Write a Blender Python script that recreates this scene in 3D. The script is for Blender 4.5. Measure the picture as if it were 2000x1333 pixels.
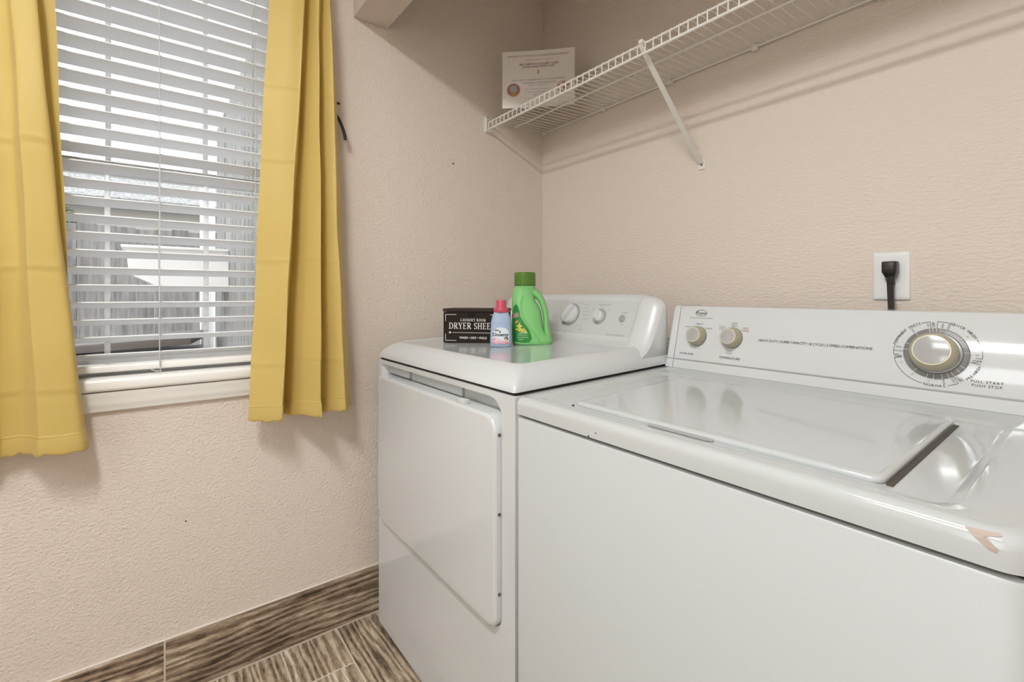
import bpy, bmesh, math, random
from mathutils import Vector, Matrix

random.seed(7)
for o in list(bpy.data.objects):
    bpy.data.objects.remove(o)
SC = bpy.context.scene
COL = SC.collection
PI = math.pi

# ------------------------------------------------------------------ camera
cam_d = bpy.data.cameras.new('camera')
cam = bpy.data.objects.new('camera', cam_d)
COL.objects.link(cam)
cam.location = (1.5908, -1.3927, 1.10)
cam.rotation_euler = (PI / 2, 0, math.radians(52.53))
cam_d.sensor_width = 36.0
cam_d.lens = 919.78 / 2000 * 36.0
cam_d.shift_y = -(666.5 - 575.0) / 2000
cam_d.clip_start = 0.02
SC.camera = cam

# ------------------------------------------------------------------ world / exposure
world = bpy.data.worlds.new('overcast_sky')
SC.world = world
world.use_nodes = True
wb = world.node_tree.nodes['Background']
wb.inputs[0].default_value = (0.94, 0.97, 1.0, 1)
wb.inputs[1].default_value = 3.7
SC.view_settings.view_transform = 'Standard'
SC.view_settings.look = 'None'
SC.view_settings.gamma = 1.0
SC.view_settings.use_curve_mapping = False
SC.view_settings.exposure = 0.05
LAMP_STRENGTH = 106.0        # the long ceiling fixture in front of the closet
LAMP2_STRENGTH = 6.5        # the wide panel fixture further back in the room

# ------------------------------------------------------------------ materials
def srgb(r, g, b):
    f = lambda c: (c / 255 / 12.92) if c / 255 <= 0.04045 else ((c / 255 + 0.055) / 1.055) ** 2.4
    return (f(r), f(g), f(b), 1)

MATS = {}
def mat(name, col, rough=0.5, metal=0.0, coat=0.0, spec=0.5, sheen=0.0):
    if name in MATS:
        return MATS[name]
    m = bpy.data.materials.new(name)
    m.use_nodes = True
    b = m.node_tree.nodes['Principled BSDF']
    b.inputs['Base Color'].default_value = col
    b.inputs['Roughness'].default_value = rough
    b.inputs['Metallic'].default_value = metal
    b.inputs['Coat Weight'].default_value = coat
    b.inputs['Coat Roughness'].default_value = 0.04
    b.inputs['Specular IOR Level'].default_value = spec
    b.inputs['Sheen Weight'].default_value = sheen
    MATS[name] = m
    return m

def nodes_of(m):
    nt = m.node_tree
    return nt, nt.nodes, nt.links, nt.nodes['Principled BSDF']

def add_bump(m, layers, dist=0.002):
    """layers: (scale, strength, detail, (sx,sy,sz))"""
    nt, N, L, b = nodes_of(m)
    tc = N.new('ShaderNodeTexCoord')
    prev = None
    for sc_, st, det, st3 in layers:
        mp = N.new('ShaderNodeMapping')
        mp.inputs['Scale'].default_value = st3
        L.new(tc.outputs['Object'], mp.inputs[0])
        n = N.new('ShaderNodeTexNoise')
        n.inputs['Scale'].default_value = sc_
        n.inputs['Detail'].default_value = det
        L.new(mp.outputs[0], n.inputs['Vector'])
        bp = N.new('ShaderNodeBump')
        bp.inputs['Strength'].default_value = st
        bp.inputs['Distance'].default_value = dist
        L.new(n.outputs[0], bp.inputs['Height'])
        if prev is not None:
            L.new(prev.outputs[0], bp.inputs['Normal'])
        prev = bp
    L.new(prev.outputs[0], b.inputs['Normal'])
    return m

def paint(name, s3):
    m = mat(name, (0.76, 0.67, 0.585, 1), 0.75, spec=0.25)
    add_bump(m, [(105, 0.62, 3, s3), (260, 0.35, 2, (1, 1, 1)), (14, 0.25, 2, s3)], 0.005)
    return m

M_WALL_L = paint('taupe_paint_side', (1, 1, 1.25))
M_WALL_B = paint('taupe_paint_back', (0.55, 1, 1.5))
M_CEIL = mat('ceiling_white', (0.84, 0.84, 0.82, 1), 0.8)
M_TRIM = mat('trim_white', (0.93, 0.915, 0.875, 1), 0.35)
M_VINYL = mat('vinyl_white', (0.82, 0.82, 0.82, 1), 0.35)
M_SLAT = mat('slat_white', (0.90, 0.91, 0.93, 1), 0.4)
M_CORD = mat('blind_cord', (0.62, 0.61, 0.58, 1), 0.8)
M_ENAMEL = mat('enamel_white', (0.62, 0.638, 0.64, 1), 0.13, spec=0.5, coat=0.35)
M_ENAMEL2 = mat('enamel_warm_white', (0.53, 0.548, 0.545, 1), 0.10, spec=0.5, coat=0.4)
M_SATIN = mat('satin_white_steel', (0.53, 0.548, 0.545, 1), 0.38, spec=0.4)
M_PLAST = mat('white_plastic', (0.64, 0.648, 0.642, 1), 0.28)
M_PLAST_G = mat('glossy_white_plastic', (0.63, 0.642, 0.64, 1), 0.07, spec=0.45, coat=0.15)
M_FASCIA = mat('fascia_grey_white', (0.58, 0.585, 0.575, 1), 0.35)
M_GREYPL = mat('grey_plastic', (0.36, 0.355, 0.345, 1), 0.4)
M_DARKGAP = mat('gap_dark', (0.03, 0.03, 0.028, 1), 0.8)
M_RECESS = mat('recess_grey', (0.60, 0.62, 0.63, 1), 0.4)
M_BEIGE = mat('knob_beige', (0.42, 0.385, 0.27, 1), 0.3)
M_CREAM = mat('knob_cream_ring', (0.72, 0.67, 0.54, 1), 0.3)
M_SILVER = mat('knob_silver', (0.46, 0.46, 0.45, 1), 0.13, metal=0.2)
M_RING = mat('dial_ring_grey', (0.20, 0.20, 0.195, 1), 0.18, coat=0.4)
M_INK = mat('ink_dark', (0.055, 0.05, 0.045, 1), 0.6)
M_INK_G = mat('ink_grey', (0.28, 0.275, 0.265, 1), 0.6)
M_INK_R = mat('ink_red', (0.42, 0.16, 0.10, 1), 0.6)
M_PRINTW = mat('print_white', (0.72, 0.70, 0.66, 1), 0.6)
M_WIRE = mat('white_wire', (0.80, 0.77, 0.72, 1), 0.3)
M_BLACK = mat('black_rubber', (0.018, 0.016, 0.015, 1), 0.35)
M_IRON = mat('black_iron', (0.02, 0.017, 0.016, 1), 0.3)
M_GROUT = mat('grout_beige', (0.66, 0.57, 0.47, 1), 0.85)
M_SCREW = mat('screw_metal', (0.16, 0.15, 0.14, 1), 0.4, metal=0.6)
M_BOX = mat('box_brown', (0.024, 0.017, 0.013, 1), 0.6, spec=0.12)
M_CAULK = mat('caulk_white', (0.76, 0.68, 0.60, 1), 0.6)
M_GREEN = mat('bottle_green', (0.22, 0.56, 0.19, 1), 0.22)
M_GREENCAP = mat('cap_dark_green', (0.10, 0.27, 0.05, 1), 0.25)
M_GREENLAB = mat('label_green', (0.02, 0.235, 0.035, 1), 0.3)
M_BLUE = mat('bottle_blue', (0.36, 0.47, 0.62, 1), 0.3)
M_PINKCAP = mat('cap_pink', (0.56, 0.085, 0.13, 1), 0.3)
M_LABW = mat('label_white', (0.70, 0.75, 0.80, 1), 0.35)
M_PINK = mat('label_pink', (0.72, 0.26, 0.38, 1), 0.35)
M_PALEPINK = mat('label_pale_pink', (0.76, 0.52, 0.60, 1), 0.35)
M_SKIN = mat('label_skin', (0.68, 0.45, 0.34, 1), 0.5)
M_HAIR = mat('label_brown', (0.06, 0.035, 0.025, 1), 0.5)
M_YEL = mat('label_yellow', (0.72, 0.60, 0.10, 1), 0.4)
M_RED = mat('label_red', (0.55, 0.06, 0.05, 1), 0.4)
M_ORANGE = mat('label_orange', (0.70, 0.36, 0.12, 1), 0.4)
M_CHIP = mat('worn_paint_tan', (0.46, 0.37, 0.32, 1), 0.6)

# enamel gets a very light waviness so reflections are not perfect
for _m in (M_ENAMEL, M_ENAMEL2):
    add_bump(_m, [(6, 0.05, 1, (1, 1, 1))], 0.004)

# capless translucent green for the measuring cap
def curtain_mat():
    m = mat('yellow_satin', srgb(214, 187, 107), 0.55, sheen=0.15)
    nt, N, L, b = nodes_of(m)
    add_bump(m, [(14, 0.35, 2, (1, 1, 0.22)), (240, 0.06, 1, (1, 1, 0.4))], 0.004)
    tr = N.new('ShaderNodeBsdfTranslucent')
    tr.inputs[0].default_value = srgb(224, 190, 80)
    mix = N.new('ShaderNodeMixShader')
    mix.inputs[0].default_value = 0.16
    out = N['Material Output']
    L.new(b.outputs[0], mix.inputs[1]); L.new(tr.outputs[0], mix.inputs[2])
    L.new(mix.outputs[0], out.inputs[0])
    return m
M_CURT = curtain_mat()

def glass_mat():
    m = mat('window_glass', (1, 1, 1, 1), 0.02)
    nt, N, L, b = nodes_of(m)
    tr = N.new('ShaderNodeBsdfTransparent')
    tr.inputs[0].default_value = (0.97, 0.98, 0.98, 1)
    gl = N.new('ShaderNodeBsdfGlossy')
    gl.inputs['Roughness'].default_value = 0.01
    mix = N.new('ShaderNodeMixShader')
    fr = N.new('ShaderNodeFresnel'); fr.inputs[0].default_value = 1.45
    L.new(fr.outputs[0], mix.inputs[0])
    L.new(tr.outputs[0], mix.inputs[1]); L.new(gl.outputs[0], mix.inputs[2])
    L.new(mix.outputs[0], N['Material Output'].inputs[0])
    return m
M_GLASS = glass_mat()

def wood_tile_mat(name, cols):
    """wood-look porcelain: grain runs along the piece's own X"""
    m = mat(name, (0.2, 0.15, 0.1, 1), 0.38)
    nt, N, L, b = nodes_of(m)
    tc = N.new('ShaderNodeTexCoord'); oi = N.new('ShaderNodeObjectInfo')
    sc_ = N.new('ShaderNodeVectorMath'); sc_.operation = 'SCALE'; sc_.inputs[3].default_value = 41.0
    comb = N.new('ShaderNodeCombineXYZ')
    for i in range(3): L.new(oi.outputs['Random'], comb.inputs[i])
    L.new(comb.outputs[0], sc_.inputs[0])
    add = N.new('ShaderNodeVectorMath'); add.operation = 'ADD'
    L.new(tc.outputs['Object'], add.inputs[0]); L.new(sc_.outputs[0], add.inputs[1])
    def noise(scale, det, sx, sy, dist=0.0, rough=0.55):
        mp = N.new('ShaderNodeMapping'); mp.inputs['Scale'].default_value = (sx, sy, sy)
        L.new(add.outputs[0], mp.inputs[0])
        n = N.new('ShaderNodeTexNoise')
        n.inputs['Scale'].default_value = scale; n.inputs['Detail'].default_value = det
        n.inputs['Distortion'].default_value = dist; n.inputs['Roughness'].default_value = rough
        L.new(mp.outputs[0], n.inputs['Vector'])
        return n
    # growth rings: a wave over a warped field
    mpw = N.new('ShaderNodeMapping'); mpw.inputs['Scale'].default_value = (0.32, 2.2, 2.2)
    L.new(add.outputs[0], mpw.inputs[0])
    wv = N.new('ShaderNodeTexWave'); wv.wave_type = 'BANDS'; wv.bands_direction = 'Y'
    wv.inputs['Scale'].default_value = 7; wv.inputs['Distortion'].default_value = 12
    wv.inputs['Detail'].default_value = 3; wv.inputs['Detail Scale'].default_value = 1.1
    L.new(mpw.outputs[0], wv.inputs['Vector'])
    fine = noise(1.0, 6, 34, 190, 0.8, 0.75)
    streak = noise(1.0, 6, 6, 52, 1.6, 0.7)
    blotch = noise(7.0, 3, 0.8, 1.6)
    pale = noise(16.0, 4, 0.6, 1.3, 0.6)
    def mth(op, a, b_=None, v=None):
        n = N.new('ShaderNodeMath'); n.operation = op
        L.new(a, n.inputs[0])
        if b_ is not None: L.new(b_, n.inputs[1])
        if v is not None: n.inputs[1].default_value = v
        return n.outputs[0]
    h = mth('ADD', mth('MULTIPLY', wv.outputs['Fac'], v=0.26), mth('MULTIPLY', fine.outputs[0], v=0.70))
    h = mth('ADD', h, mth('MULTIPLY', streak.outputs[0], v=0.52))
    h = mth('ADD', h, mth('MULTIPLY', blotch.outputs[0], v=0.42))
    h = mth('ADD', h, mth('MULTIPLY', pale.outputs[0], v=0.37))
    h = mth('SUBTRACT', h, v=0.63)
    h = mth('ADD', mth('MULTIPLY', mth('SUBTRACT', h, v=0.5), v=1.35), v=0.5)
    rp = N.new('ShaderNodeValToRGB')
    e = rp.color_ramp.elements
    e[0].position = 0.18; e[0].color = cols[0]
    e[1].position = 0.92; e[1].color = cols[-1]
    for i, c in enumerate(cols[1:-1]):
        x = e.new(0.18 + 0.74 * (i + 1) / (len(cols) - 1)); x.color = c
    L.new(h, rp.inputs[0])
    # piece-to-piece tone
    hs = N.new('ShaderNodeHueSaturation')
    mr = N.new('ShaderNodeMapRange'); mr.inputs[3].default_value = 0.8; mr.inputs[4].default_value = 1.22
    L.new(oi.outputs['Random'], mr.inputs[0]); L.new(mr.outputs[0], hs.inputs['Value'])
    L.new(rp.outputs[0], hs.inputs['Color'])
    L.new(hs.outputs[0], b.inputs['Base Color'])
    bp = N.new('ShaderNodeBump'); bp.inputs['Strength'].default_value = 0.35; bp.inputs['Distance'].default_value = 0.002
    L.new(h, bp.inputs['Height']); L.new(bp.outputs[0], b.inputs['Normal'])
    return m
M_TILE = wood_tile_mat('wood_look_tile', [srgb(70, 56, 45), srgb(146, 127, 106), srgb(190, 172, 148), srgb(232, 222, 202)])
M_TILE_B = wood_tile_mat('wood_look_base_tile', [srgb(58, 46, 38), srgb(124, 105, 87), srgb(168, 148, 126), srgb(222, 208, 186)])

# ------------------------------------------------------------------ geometry helpers
class G:
    def __init__(s):
        s.v = []; s.f = []
    def add(s, verts, faces):
        n = len(s.v)
        s.v += [tuple(p) for p in verts]
        s.f += [tuple(i + n for i in f) for f in faces]
        return s
    def box(s, x0, x1, y0, y1, z0, z1, bev=0.0, seg=2):
        bm = bmesh.new()
        bmesh.ops.create_cube(bm, size=1.0)
        for v in bm.verts:
            v.co = Vector(((x0 + x1) / 2 + v.co.x * (x1 - x0), (y0 + y1) / 2 + v.co.y * (y1 - y0), (z0 + z1) / 2 + v.co.z * (z1 - z0)))
        if bev > 0:
            bmesh.ops.bevel(bm, geom=list(bm.edges), offset=bev, segments=seg, profile=0.5, affect='EDGES')
        s.bm(bm)
        return s
    def bm(s, bm):
        bm.verts.index_update()
        s.add([v.co.copy() for v in bm.verts], [[v.index for v in f.verts] for f in bm.faces])
        bm.free()
    def loft(s, rings, cap0=True, cap1=True, closed=True):
        n = len(rings[0]); base = len(s.v)
        for r in rings: s.v += [tuple(p) for p in r]
        for i in range(len(rings) - 1):
            for j in range(n if closed else n - 1):
                k = (j + 1) % n
                s.f.append((base + i * n + j, base + i * n + k, base + (i + 1) * n + k, base + (i + 1) * n + j))
        if closed and cap0: s.f.append(tuple(base + j for j in reversed(range(n))))
        if closed and cap1: s.f.append(tuple(base + (len(rings) - 1) * n + j for j in range(n)))
        return s
    def lathe(s, prof, o=(0, 0, 0), u=(1, 0, 0), v=(0, 1, 0), w=(0, 0, 1), n=32, sx=1.0, sy=1.0, cap=True):
        u, v, w, o = Vector(u), Vector(v), Vector(w), Vector(o)
        rings = [[o + u * (r * sx * math.cos(2 * PI * k / n)) + v * (r * sy * math.sin(2 * PI * k / n)) + w * h for k in range(n)] for r, h in prof]
        return s.loft(rings, cap, cap)
    def tube(s, pts, r, n=8, cap=True):
        pts = [Vector(p) for p in pts]
        rs = r if isinstance(r, (list, tuple)) else [r] * len(pts)
        rings = []; up = None
        for i, p in enumerate(pts):
            t = (pts[min(i + 1, len(pts) - 1)] - pts[max(i - 1, 0)]).normalized()
            if up is None:
                up = Vector((0, 0, 1)) if abs(t.z) < 0.9 else Vector((1, 0, 0))
            a = (up - t * up.dot(t)).normalized(); b = t.cross(a); up = a
            rings.append([p + (a * math.cos(2 * PI * k / n) + b * math.sin(2 * PI * k / n)) * rs[i] for k in range(n)])
        return s.loft(rings, cap, cap)
    def poly(s, pts):
        s.add(pts, [list(range(len(pts)))]); return s
    def shift(s, fn):
        s.v = [tuple(fn(Vector(p))) for p in s.v]; return s

def rrect(x0, x1, y0, y1, r, n=6):
    """rounded rectangle loop (ccw); r = (bl, br, tr, tl) or a number"""
    if not isinstance(r, (list, tuple)): r = (r,) * 4
    out = []
    for (cx, cy, rr, a0) in ((x0 + r[0], y0 + r[0], r[0], PI), (x1 - r[1], y0 + r[1], r[1], 1.5 * PI), (x1 - r[2], y1 - r[2], r[2], 0), (x0 + r[3], y1 - r[3], r[3], PI / 2)):
        for k in range(n + 1):
            a = a0 + PI / 2 * k / n
            out.append((cx + rr * math.cos(a), cy + rr * math.sin(a)))
    return out

def holed(outer, inner):
    """flat face (2-D loops) with a hole -> verts, tris"""
    bm = bmesh.new()
    es = []
    for lp in (outer, inner):
        vs = [bm.verts.new((p[0], p[1], 0)) for p in lp]
        es += [bm.edges.new((vs[i], vs[(i + 1) % len(vs)])) for i in range(len(vs))]
    bmesh.ops.triangle_fill(bm, use_beauty=True, edges=es, normal=(0, 0, 1))
    bm.verts.index_update()
    V = [v.co.copy() for v in bm.verts]; F = [[v.index for v in f.verts] for f in bm.faces]
    bm.free()
    return V, F

def tag(o, label=None, category=None, group=None, kind=None):
    if label: o['label'] = label
    if category: o['category'] = category
    if group: o['group'] = group
    if kind: o['kind'] = kind
    return o

def mesh_of(name, g, m, origin=(0, 0, 0), smooth=35):
    me = bpy.data.meshes.new(name)
    ox, oy, oz = origin
    me.from_pydata([(x - ox, y - oy, z - oz) for x, y, z in g.v], [], g.f)
    if m is not None:
        for mm in (m if isinstance(m, (list, tuple)) else [m]): me.materials.append(mm)
    me.validate(); me.update()
    bm = bmesh.new(); bm.from_mesh(me)
    bmesh.ops.recalc_face_normals(bm, faces=list(bm.faces))
    bm.to_mesh(me); bm.free()
    if smooth:
        me.shade_smooth()
        me.set_sharp_from_angle(angle=math.radians(smooth))
    return me

def obj(name, g, m, parent=None, origin=None, smooth=35, label=None):
    """one mesh object; its geometry is given in world coordinates"""
    if origin is None: origin = (0, 0, 0)
    me = mesh_of(name, g, m, origin, smooth)
    o = bpy.data.objects.new(name, me)
    COL.objects.link(o)
    o.location = origin
    if parent is not None:
        o.parent = parent
        o.location = Vector(origin) - wloc(parent)
    if label: o['label'] = label
    return o

def wloc(o):
    v = Vector(o.location)
    while o.parent is not None:
        o = o.parent; v += Vector(o.location)
    return v

def thing(name, loc, label, category, group=None):
    o = bpy.data.objects.new(name, None)
    o.empty_display_size = 0.05
    COL.objects.link(o); o.location = loc
    return tag(o, label, category, group)

def struct(name, g, m, parent=None, smooth=35, origin=None):
    o = obj(name, g, m, parent, origin, smooth)
    if parent is None: o['kind'] = 'structure'
    return o

# flat text as mesh: glyphs from Blender's own built-in font
_TXT = {}
def text_geo(s, size, align='CENTER', spacing=1.0, shear=0.0, off=0.0):
    key = (s, size, align, spacing, shear, off)
    if key not in _TXT:
        c = bpy.data.curves.new('glyphs', 'FONT')
        c.body = s; c.size = size; c.align_x = align; c.align_y = 'CENTER'
        c.space_character = spacing; c.shear = shear; c.resolution_u = 2; c.offset = off
        o = bpy.data.objects.new('glyphs', c); COL.objects.link(o)
        dg = bpy.context.evaluated_depsgraph_get()
        me = bpy.data.meshes.new_from_object(o.evaluated_get(dg))
        _TXT[key] = ([v.co.copy() for v in me.vertices], [list(p.vertices) for p in me.polygons])
        bpy.data.objects.remove(o); bpy.data.curves.remove(c); bpy.data.meshes.remove(me)
    return _TXT[key]

class Plane:
    """a local drawing plane: o + u*x + v*y + n*h"""
    def __init__(s, o, u, v):
        s.o = Vector(o); s.u = Vector(u).normalized(); s.v = Vector(v).normalized(); s.n = s.u.cross(s.v).normalized()
    def p(s, x, y, h=0.0): return s.o + s.u * x + s.v * y + s.n * h
    def text(s, g, t, x, y, size, align='CENTER', spacing=1.0, rot=0.0, h=0.0006, shear=0.0, off=0.0, sx=1.0):
        V, F = text_geo(t, size, align, spacing, shear, off)
        c, q = math.cos(rot), math.sin(rot)
        g.add([s.p(x + (v.x * sx) * c - v.y * q, y + (v.x * sx) * q + v.y * c, h) for v in V], F)
    def line(s, g, pts, w, h=0.0006):
        for (a, b) in zip(pts, pts[1:]):
            dx, dy = b[0] - a[0], b[1] - a[1]; l = math.hypot(dx, dy) or 1
            nx, ny = -dy / l * w / 2, dx / l * w / 2
            g.poly([s.p(a[0] - nx, a[1] - ny, h), s.p(b[0] - nx, b[1] - ny, h), s.p(b[0] + nx, b[1] + ny, h), s.p(a[0] + nx, a[1] + ny, h)])
    def arc(s, g, cx, cy, r, a0, a1, w, n=None, h=0.0006, ry=None):
        ry = ry or r
        n = n or max(3, int(abs(a1 - a0) / 5))
        s.line(g, [(cx + r * math.cos(math.radians(a0 + (a1 - a0) * k / n)), cy + ry * math.sin(math.radians(a0 + (a1 - a0) * k / n))) for k in range(n + 1)], w, h)
    def disc(s, g, cx, cy, r, h=0.0006, n=24, ry=None, rot=0.0):
        ry = ry or r
        c, q = math.cos(rot), math.sin(rot)
        g.poly([s.p(cx + r * math.cos(2 * PI * k / n) * c - ry * math.sin(2 * PI * k / n) * q, cy + r * math.cos(2 * PI * k / n) * q + ry * math.sin(2 * PI * k / n) * c, h) for k in range(n)])
    def rect(s, g, x0, x1, y0, y1, h=0.0006):
        g.poly([s.p(x0, y0, h), s.p(x1, y0, h), s.p(x1, y1, h), s.p(x0, y1, h)])
    def arctext(s, g, t, cx, cy, r, a_mid, step, size, flip=False, ry=None, h=0.0006):
        """letters along a circle; a_mid in degrees, reading clockwise (or ccw along the bottom when flip)"""
        ry = ry or r; n = len(t)
        for i, ch in enumerate(t):
            if ch == ' ': continue
            k = i - (n - 1) / 2
            a = math.radians(a_mid + (k * step if flip else -k * step))
            rot = a - PI / 2 + (PI if flip else 0)
            s.text(g, ch, cx + r * math.cos(a), cy + ry * math.sin(a), size, rot=rot, h=h)
    def lathe(s, g, prof, cx, cy, n=40):
        g.lathe(prof, s.p(cx, cy, 0), s.u, s.v, s.n, n)

def catmull(pts, per=8):
    P = [Vector(p) for p in pts]; out = []
    for i in range(len(P) - 1):
        p0, p1, p2, p3 = P[max(i - 1, 0)], P[i], P[i + 1], P[min(i + 2, len(P) - 1)]
        for k in range(per):
            t = k / per
            out.append(0.5 * ((2 * p1) + (p2 - p0) * t + (2 * p0 - 5 * p1 + 4 * p2 - p3) * t * t + (3 * p1 - p0 - 3 * p2 + p3) * t ** 3))
    out.append(P[-1]); return out

# ================================================================== THE SETTING
WY0, WY1, WZ0, WZ1 = -1.735, -1.005, 0.862, 2.17          # window opening in wall_left
RX, RY, RZ = 2.55, -3.75, 2.44                              # room extents

g = G()
g.box(-0.14, 0, RY, WY0, 0, RZ); g.box(-0.14, 0, WY1, 0.12, 0, RZ)
g.box(-0.14, 0, WY0, WY1, 0, WZ0); g.box(-0.14, 0, WY0, WY1, WZ1, RZ)
wall_left = struct('wall_left', g, M_WALL_L, smooth=0)
g = G(); g.box(0, RX, 0, 0.12, 0, RZ)
wall_back = struct('wall_back', g, M_WALL_B, smooth=0)
g = G(); g.box(RX, RX + 0.12, RY, 0.12, 0, RZ)
struct('wall_right', g, M_WALL_B, smooth=0)
GX0, GX1, GZ0, GZ1 = 1.27, 2.47, 0.30, 2.09                   # unseen window added behind the camera, lets in sky as fill light
g = G(); g.box(-0.14, GX0, RY - 0.12, RY, 0, RZ); g.box(GX1, RX + 0.12, RY - 0.12, RY, 0, RZ)
g.box(GX0, GX1, RY - 0.12, RY, GZ1, RZ); g.box(GX0, GX1, RY - 0.12, RY, -0.02, GZ0)
struct('wall_front', g, M_WALL_B, smooth=0)
pd = thing('fill_window', ((GX0 + GX1) / 2, RY - 0.06, GZ0), 'unseen white framed sliding window added behind the camera for fill light', None)
pd['kind'] = 'structure'
for (a, b) in ((GX0, (GX0 + GX1) / 2 + 0.03), ((GX0 + GX1) / 2 - 0.03, GX1)):
    yo = RY - 0.05 if a == GX0 else RY - 0.08
    g = G()
    for q in ((a, a + 0.06, GZ0, GZ1), (b - 0.06, b, GZ0, GZ1), (a, b, GZ0, GZ0 + 0.07), (a, b, GZ1 - 0.06, GZ1)): g.box(q[0], q[1], yo - 0.014, yo + 0.014, q[2], q[3], 0.003)
    df = obj('sash', g, M_VINYL, pd)
    g = G(); g.box(a + 0.03, b - 0.03, yo - 0.002, yo + 0.002, GZ0 + 0.03, GZ1 - 0.03)
    obj('glass_pane', g, M_GLASS, df, smooth=0)
g = G(); g.box(-0.14, RX + 0.12, RY - 0.12, 0.12, RZ, RZ + 0.1)
struct('ceiling', g, M_CEIL, smooth=0)
# dropped header over the opening of the laundry closet
g = G(); g.box(0.0, RX, -0.850, -0.729, 2.037, RZ, 0.004)
struct('wall_header', g, M_WALL_L)

# nail holes in the wall
for (y, z, r) in ((-0.4615, 1.607, 0.0032), (-1.316, 0.469, 0.0018)):
    g = G(); g.lathe([(r, 0), (r, 0.0016), (r * 0.6, 0.0022)], (0, y, z), (0, 1, 0), (0, 0, 1), (1, 0, 0), 10)
    obj('nail_hole', g, M_DARKGAP, wall_left)

# floor: grout bed with wood-look tiles
g = G(); g.box(-0.14, RX + 0.12, RY - 0.12, 0.12, -0.12, -0.0010)
floor = struct('floor', g, M_GROUT, smooth=0)
TL, TW, GAP = 0.61, 0.1667, 0.0042
def tile_mesh(name, L_, W_, T_, m):
    gg = G(); gg.box(-L_ / 2, L_ / 2, -W_ / 2, W_ / 2, -T_, 0, 0.0014, 1)
    return mesh_of(name, gg, m)
tm = tile_mesh('tile', TL - GAP, TW - GAP, 0.009, M_TILE)
rowoff = [0.45, 0.187, 0.33, 0.05, 0.52, 0.24]
y = -0.743; r = 0
def put_tile(me, x0, x1, yc, shared):
    if shared:
        o = bpy.data.objects.new('tile', me)
    else:
        gg = G(); gg.box(-(x1 - x0) / 2, (x1 - x0) / 2, -(TW - GAP) / 2, (TW - GAP) / 2, -0.009, 0, 0.0014, 1)
        o = bpy.data.objects.new('tile', mesh_of('tile', gg, M_TILE))
    COL.objects.link(o); o.parent = floor
    o.location = ((x0 + x1) / 2, yc, 0)
nrow_front = int((0.743 - 0.743) / TW)
rows = []
k = -4
while True:
    yc = -0.743 - TW * (k + 0.5)
    if yc - TW / 2 < RY: break
    rows.append((k, yc)); k += 1
for k, yc in rows:
    j = rowoff[k % 6]
    x = j - TL * math.ceil(j / TL)
    while x < RX - 0.05:
        a, b = max(x, 0.010) + GAP / 2, min(x + TL, RX) - GAP / 2
        if b - a > 0.03:
            put_tile(tm, a, b, yc, abs((b - a) - (TL - GAP)) < 1e-4)
        x += TL

# baseboard on the window wall: the same tile stood on edge, with a grout joint
g = G(); g.box(0, 0.0094, RY, 0, 0, 0.158)
base_l = struct('baseboard_left', g, M_GROUT, smooth=0)
bt = G(); bt.box(-(TL - 0.004) / 2, (TL - 0.004) / 2, -0.156 / 2, 0.156 / 2, -0.010, 0, 0.0012, 1)
btm = mesh_of('tile', bt, M_TILE_B)
yy = -1.3635 + TL
while yy - TL > RY:
    o = bpy.data.objects.new('tile', btm); COL.objects.link(o); o.parent = base_l
    # local X -> world Y, local Y -> world Z, local Z -> world X
    o.matrix_local = Matrix(((0, 0, 1, 0.0105), (1, 0, 0, yy - TL / 2), (0, 1, 0, 0.0815), (0, 0, 0, 1)))
    yy -= TL
# bead of caulk along the top of the baseboard
g = G(); g.tube([(0.002, RY, 0.1605), (0.0035, -1.9, 0.161), (0.003, -1.3, 0.1605), (0.0035, -0.9, 0.161), (0.003, 0, 0.1605)], 0.0036, 8)
obj('caulk_bead', g, M_CAULK, base_l)

# ------------------------------------------------------------------ window
win = thing('window_1', (-0.09, (WY0 + WY1) / 2, WZ0), 'white single-hung window with muntins behind the blind', None)
win['kind'] = 'structure'
g = G()
fx0, fx1 = -0.135, -0.075
for (a, b, c, d) in ((WY0, WY0 + 0.022, WZ0, WZ1), (WY1 - 0.022, WY1, WZ0, WZ1), (WY0, WY1, WZ1 - 0.03, WZ1), (WY0, WY1, WZ0, WZ0 + 0.03)):
    g.box(fx0, fx1, a, b, c, d, 0.003)
obj('window_frame', g, M_VINYL, win)
MZ = 1.437
def sash(x0, x1, z0, z1, name):
    gg = G()
    a0, a1, w = WY0 + 0.022, WY1 - 0.022, 0.034
    gg.box(x0, x1, a0, a0 + w, z0, z1, 0.003); gg.box(x0, x1, a1 - w, a1, z0, z1, 0.003)
    gg.box(x0, x1, a0, a1, z0, z0 + w, 0.003); gg.box(x0, x1, a0, a1, z1 - w, z1, 0.003)
    s = obj(name, gg, M_VINYL, win)
    for yb in (-1.4865, -1.2615):
        gg = G(); gg.box(x0 + 0.008, x1 - 0.008, yb - 0.0065, yb + 0.0065, z0 + w, z1 - w, 0.002)
        obj('muntin', gg, M_VINYL, s)
    gg = G(); gg.box((x0 + x1) / 2 - 0.002, (x0 + x1) / 2 + 0.002, a0 + 0.01, a1 - 0.01, z0 + 0.01, z1 - 0.01)
    obj('glass_pane', gg, M_GLASS, s, smooth=0)
sash(-0.128, -0.106, MZ - 0.012, WZ1 - 0.03, 'upper_sash')
sash(-0.102, -0.080, WZ0 + 0.03, MZ + 0.024, 'lower_sash')
g = G(); g.box(-0.0795, -0.0775, WY0 + 0.03, WY1 - 0.03, MZ + 0.019, MZ + 0.0215)
obj('weatherstrip', g, M_GREYPL, win)
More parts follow.
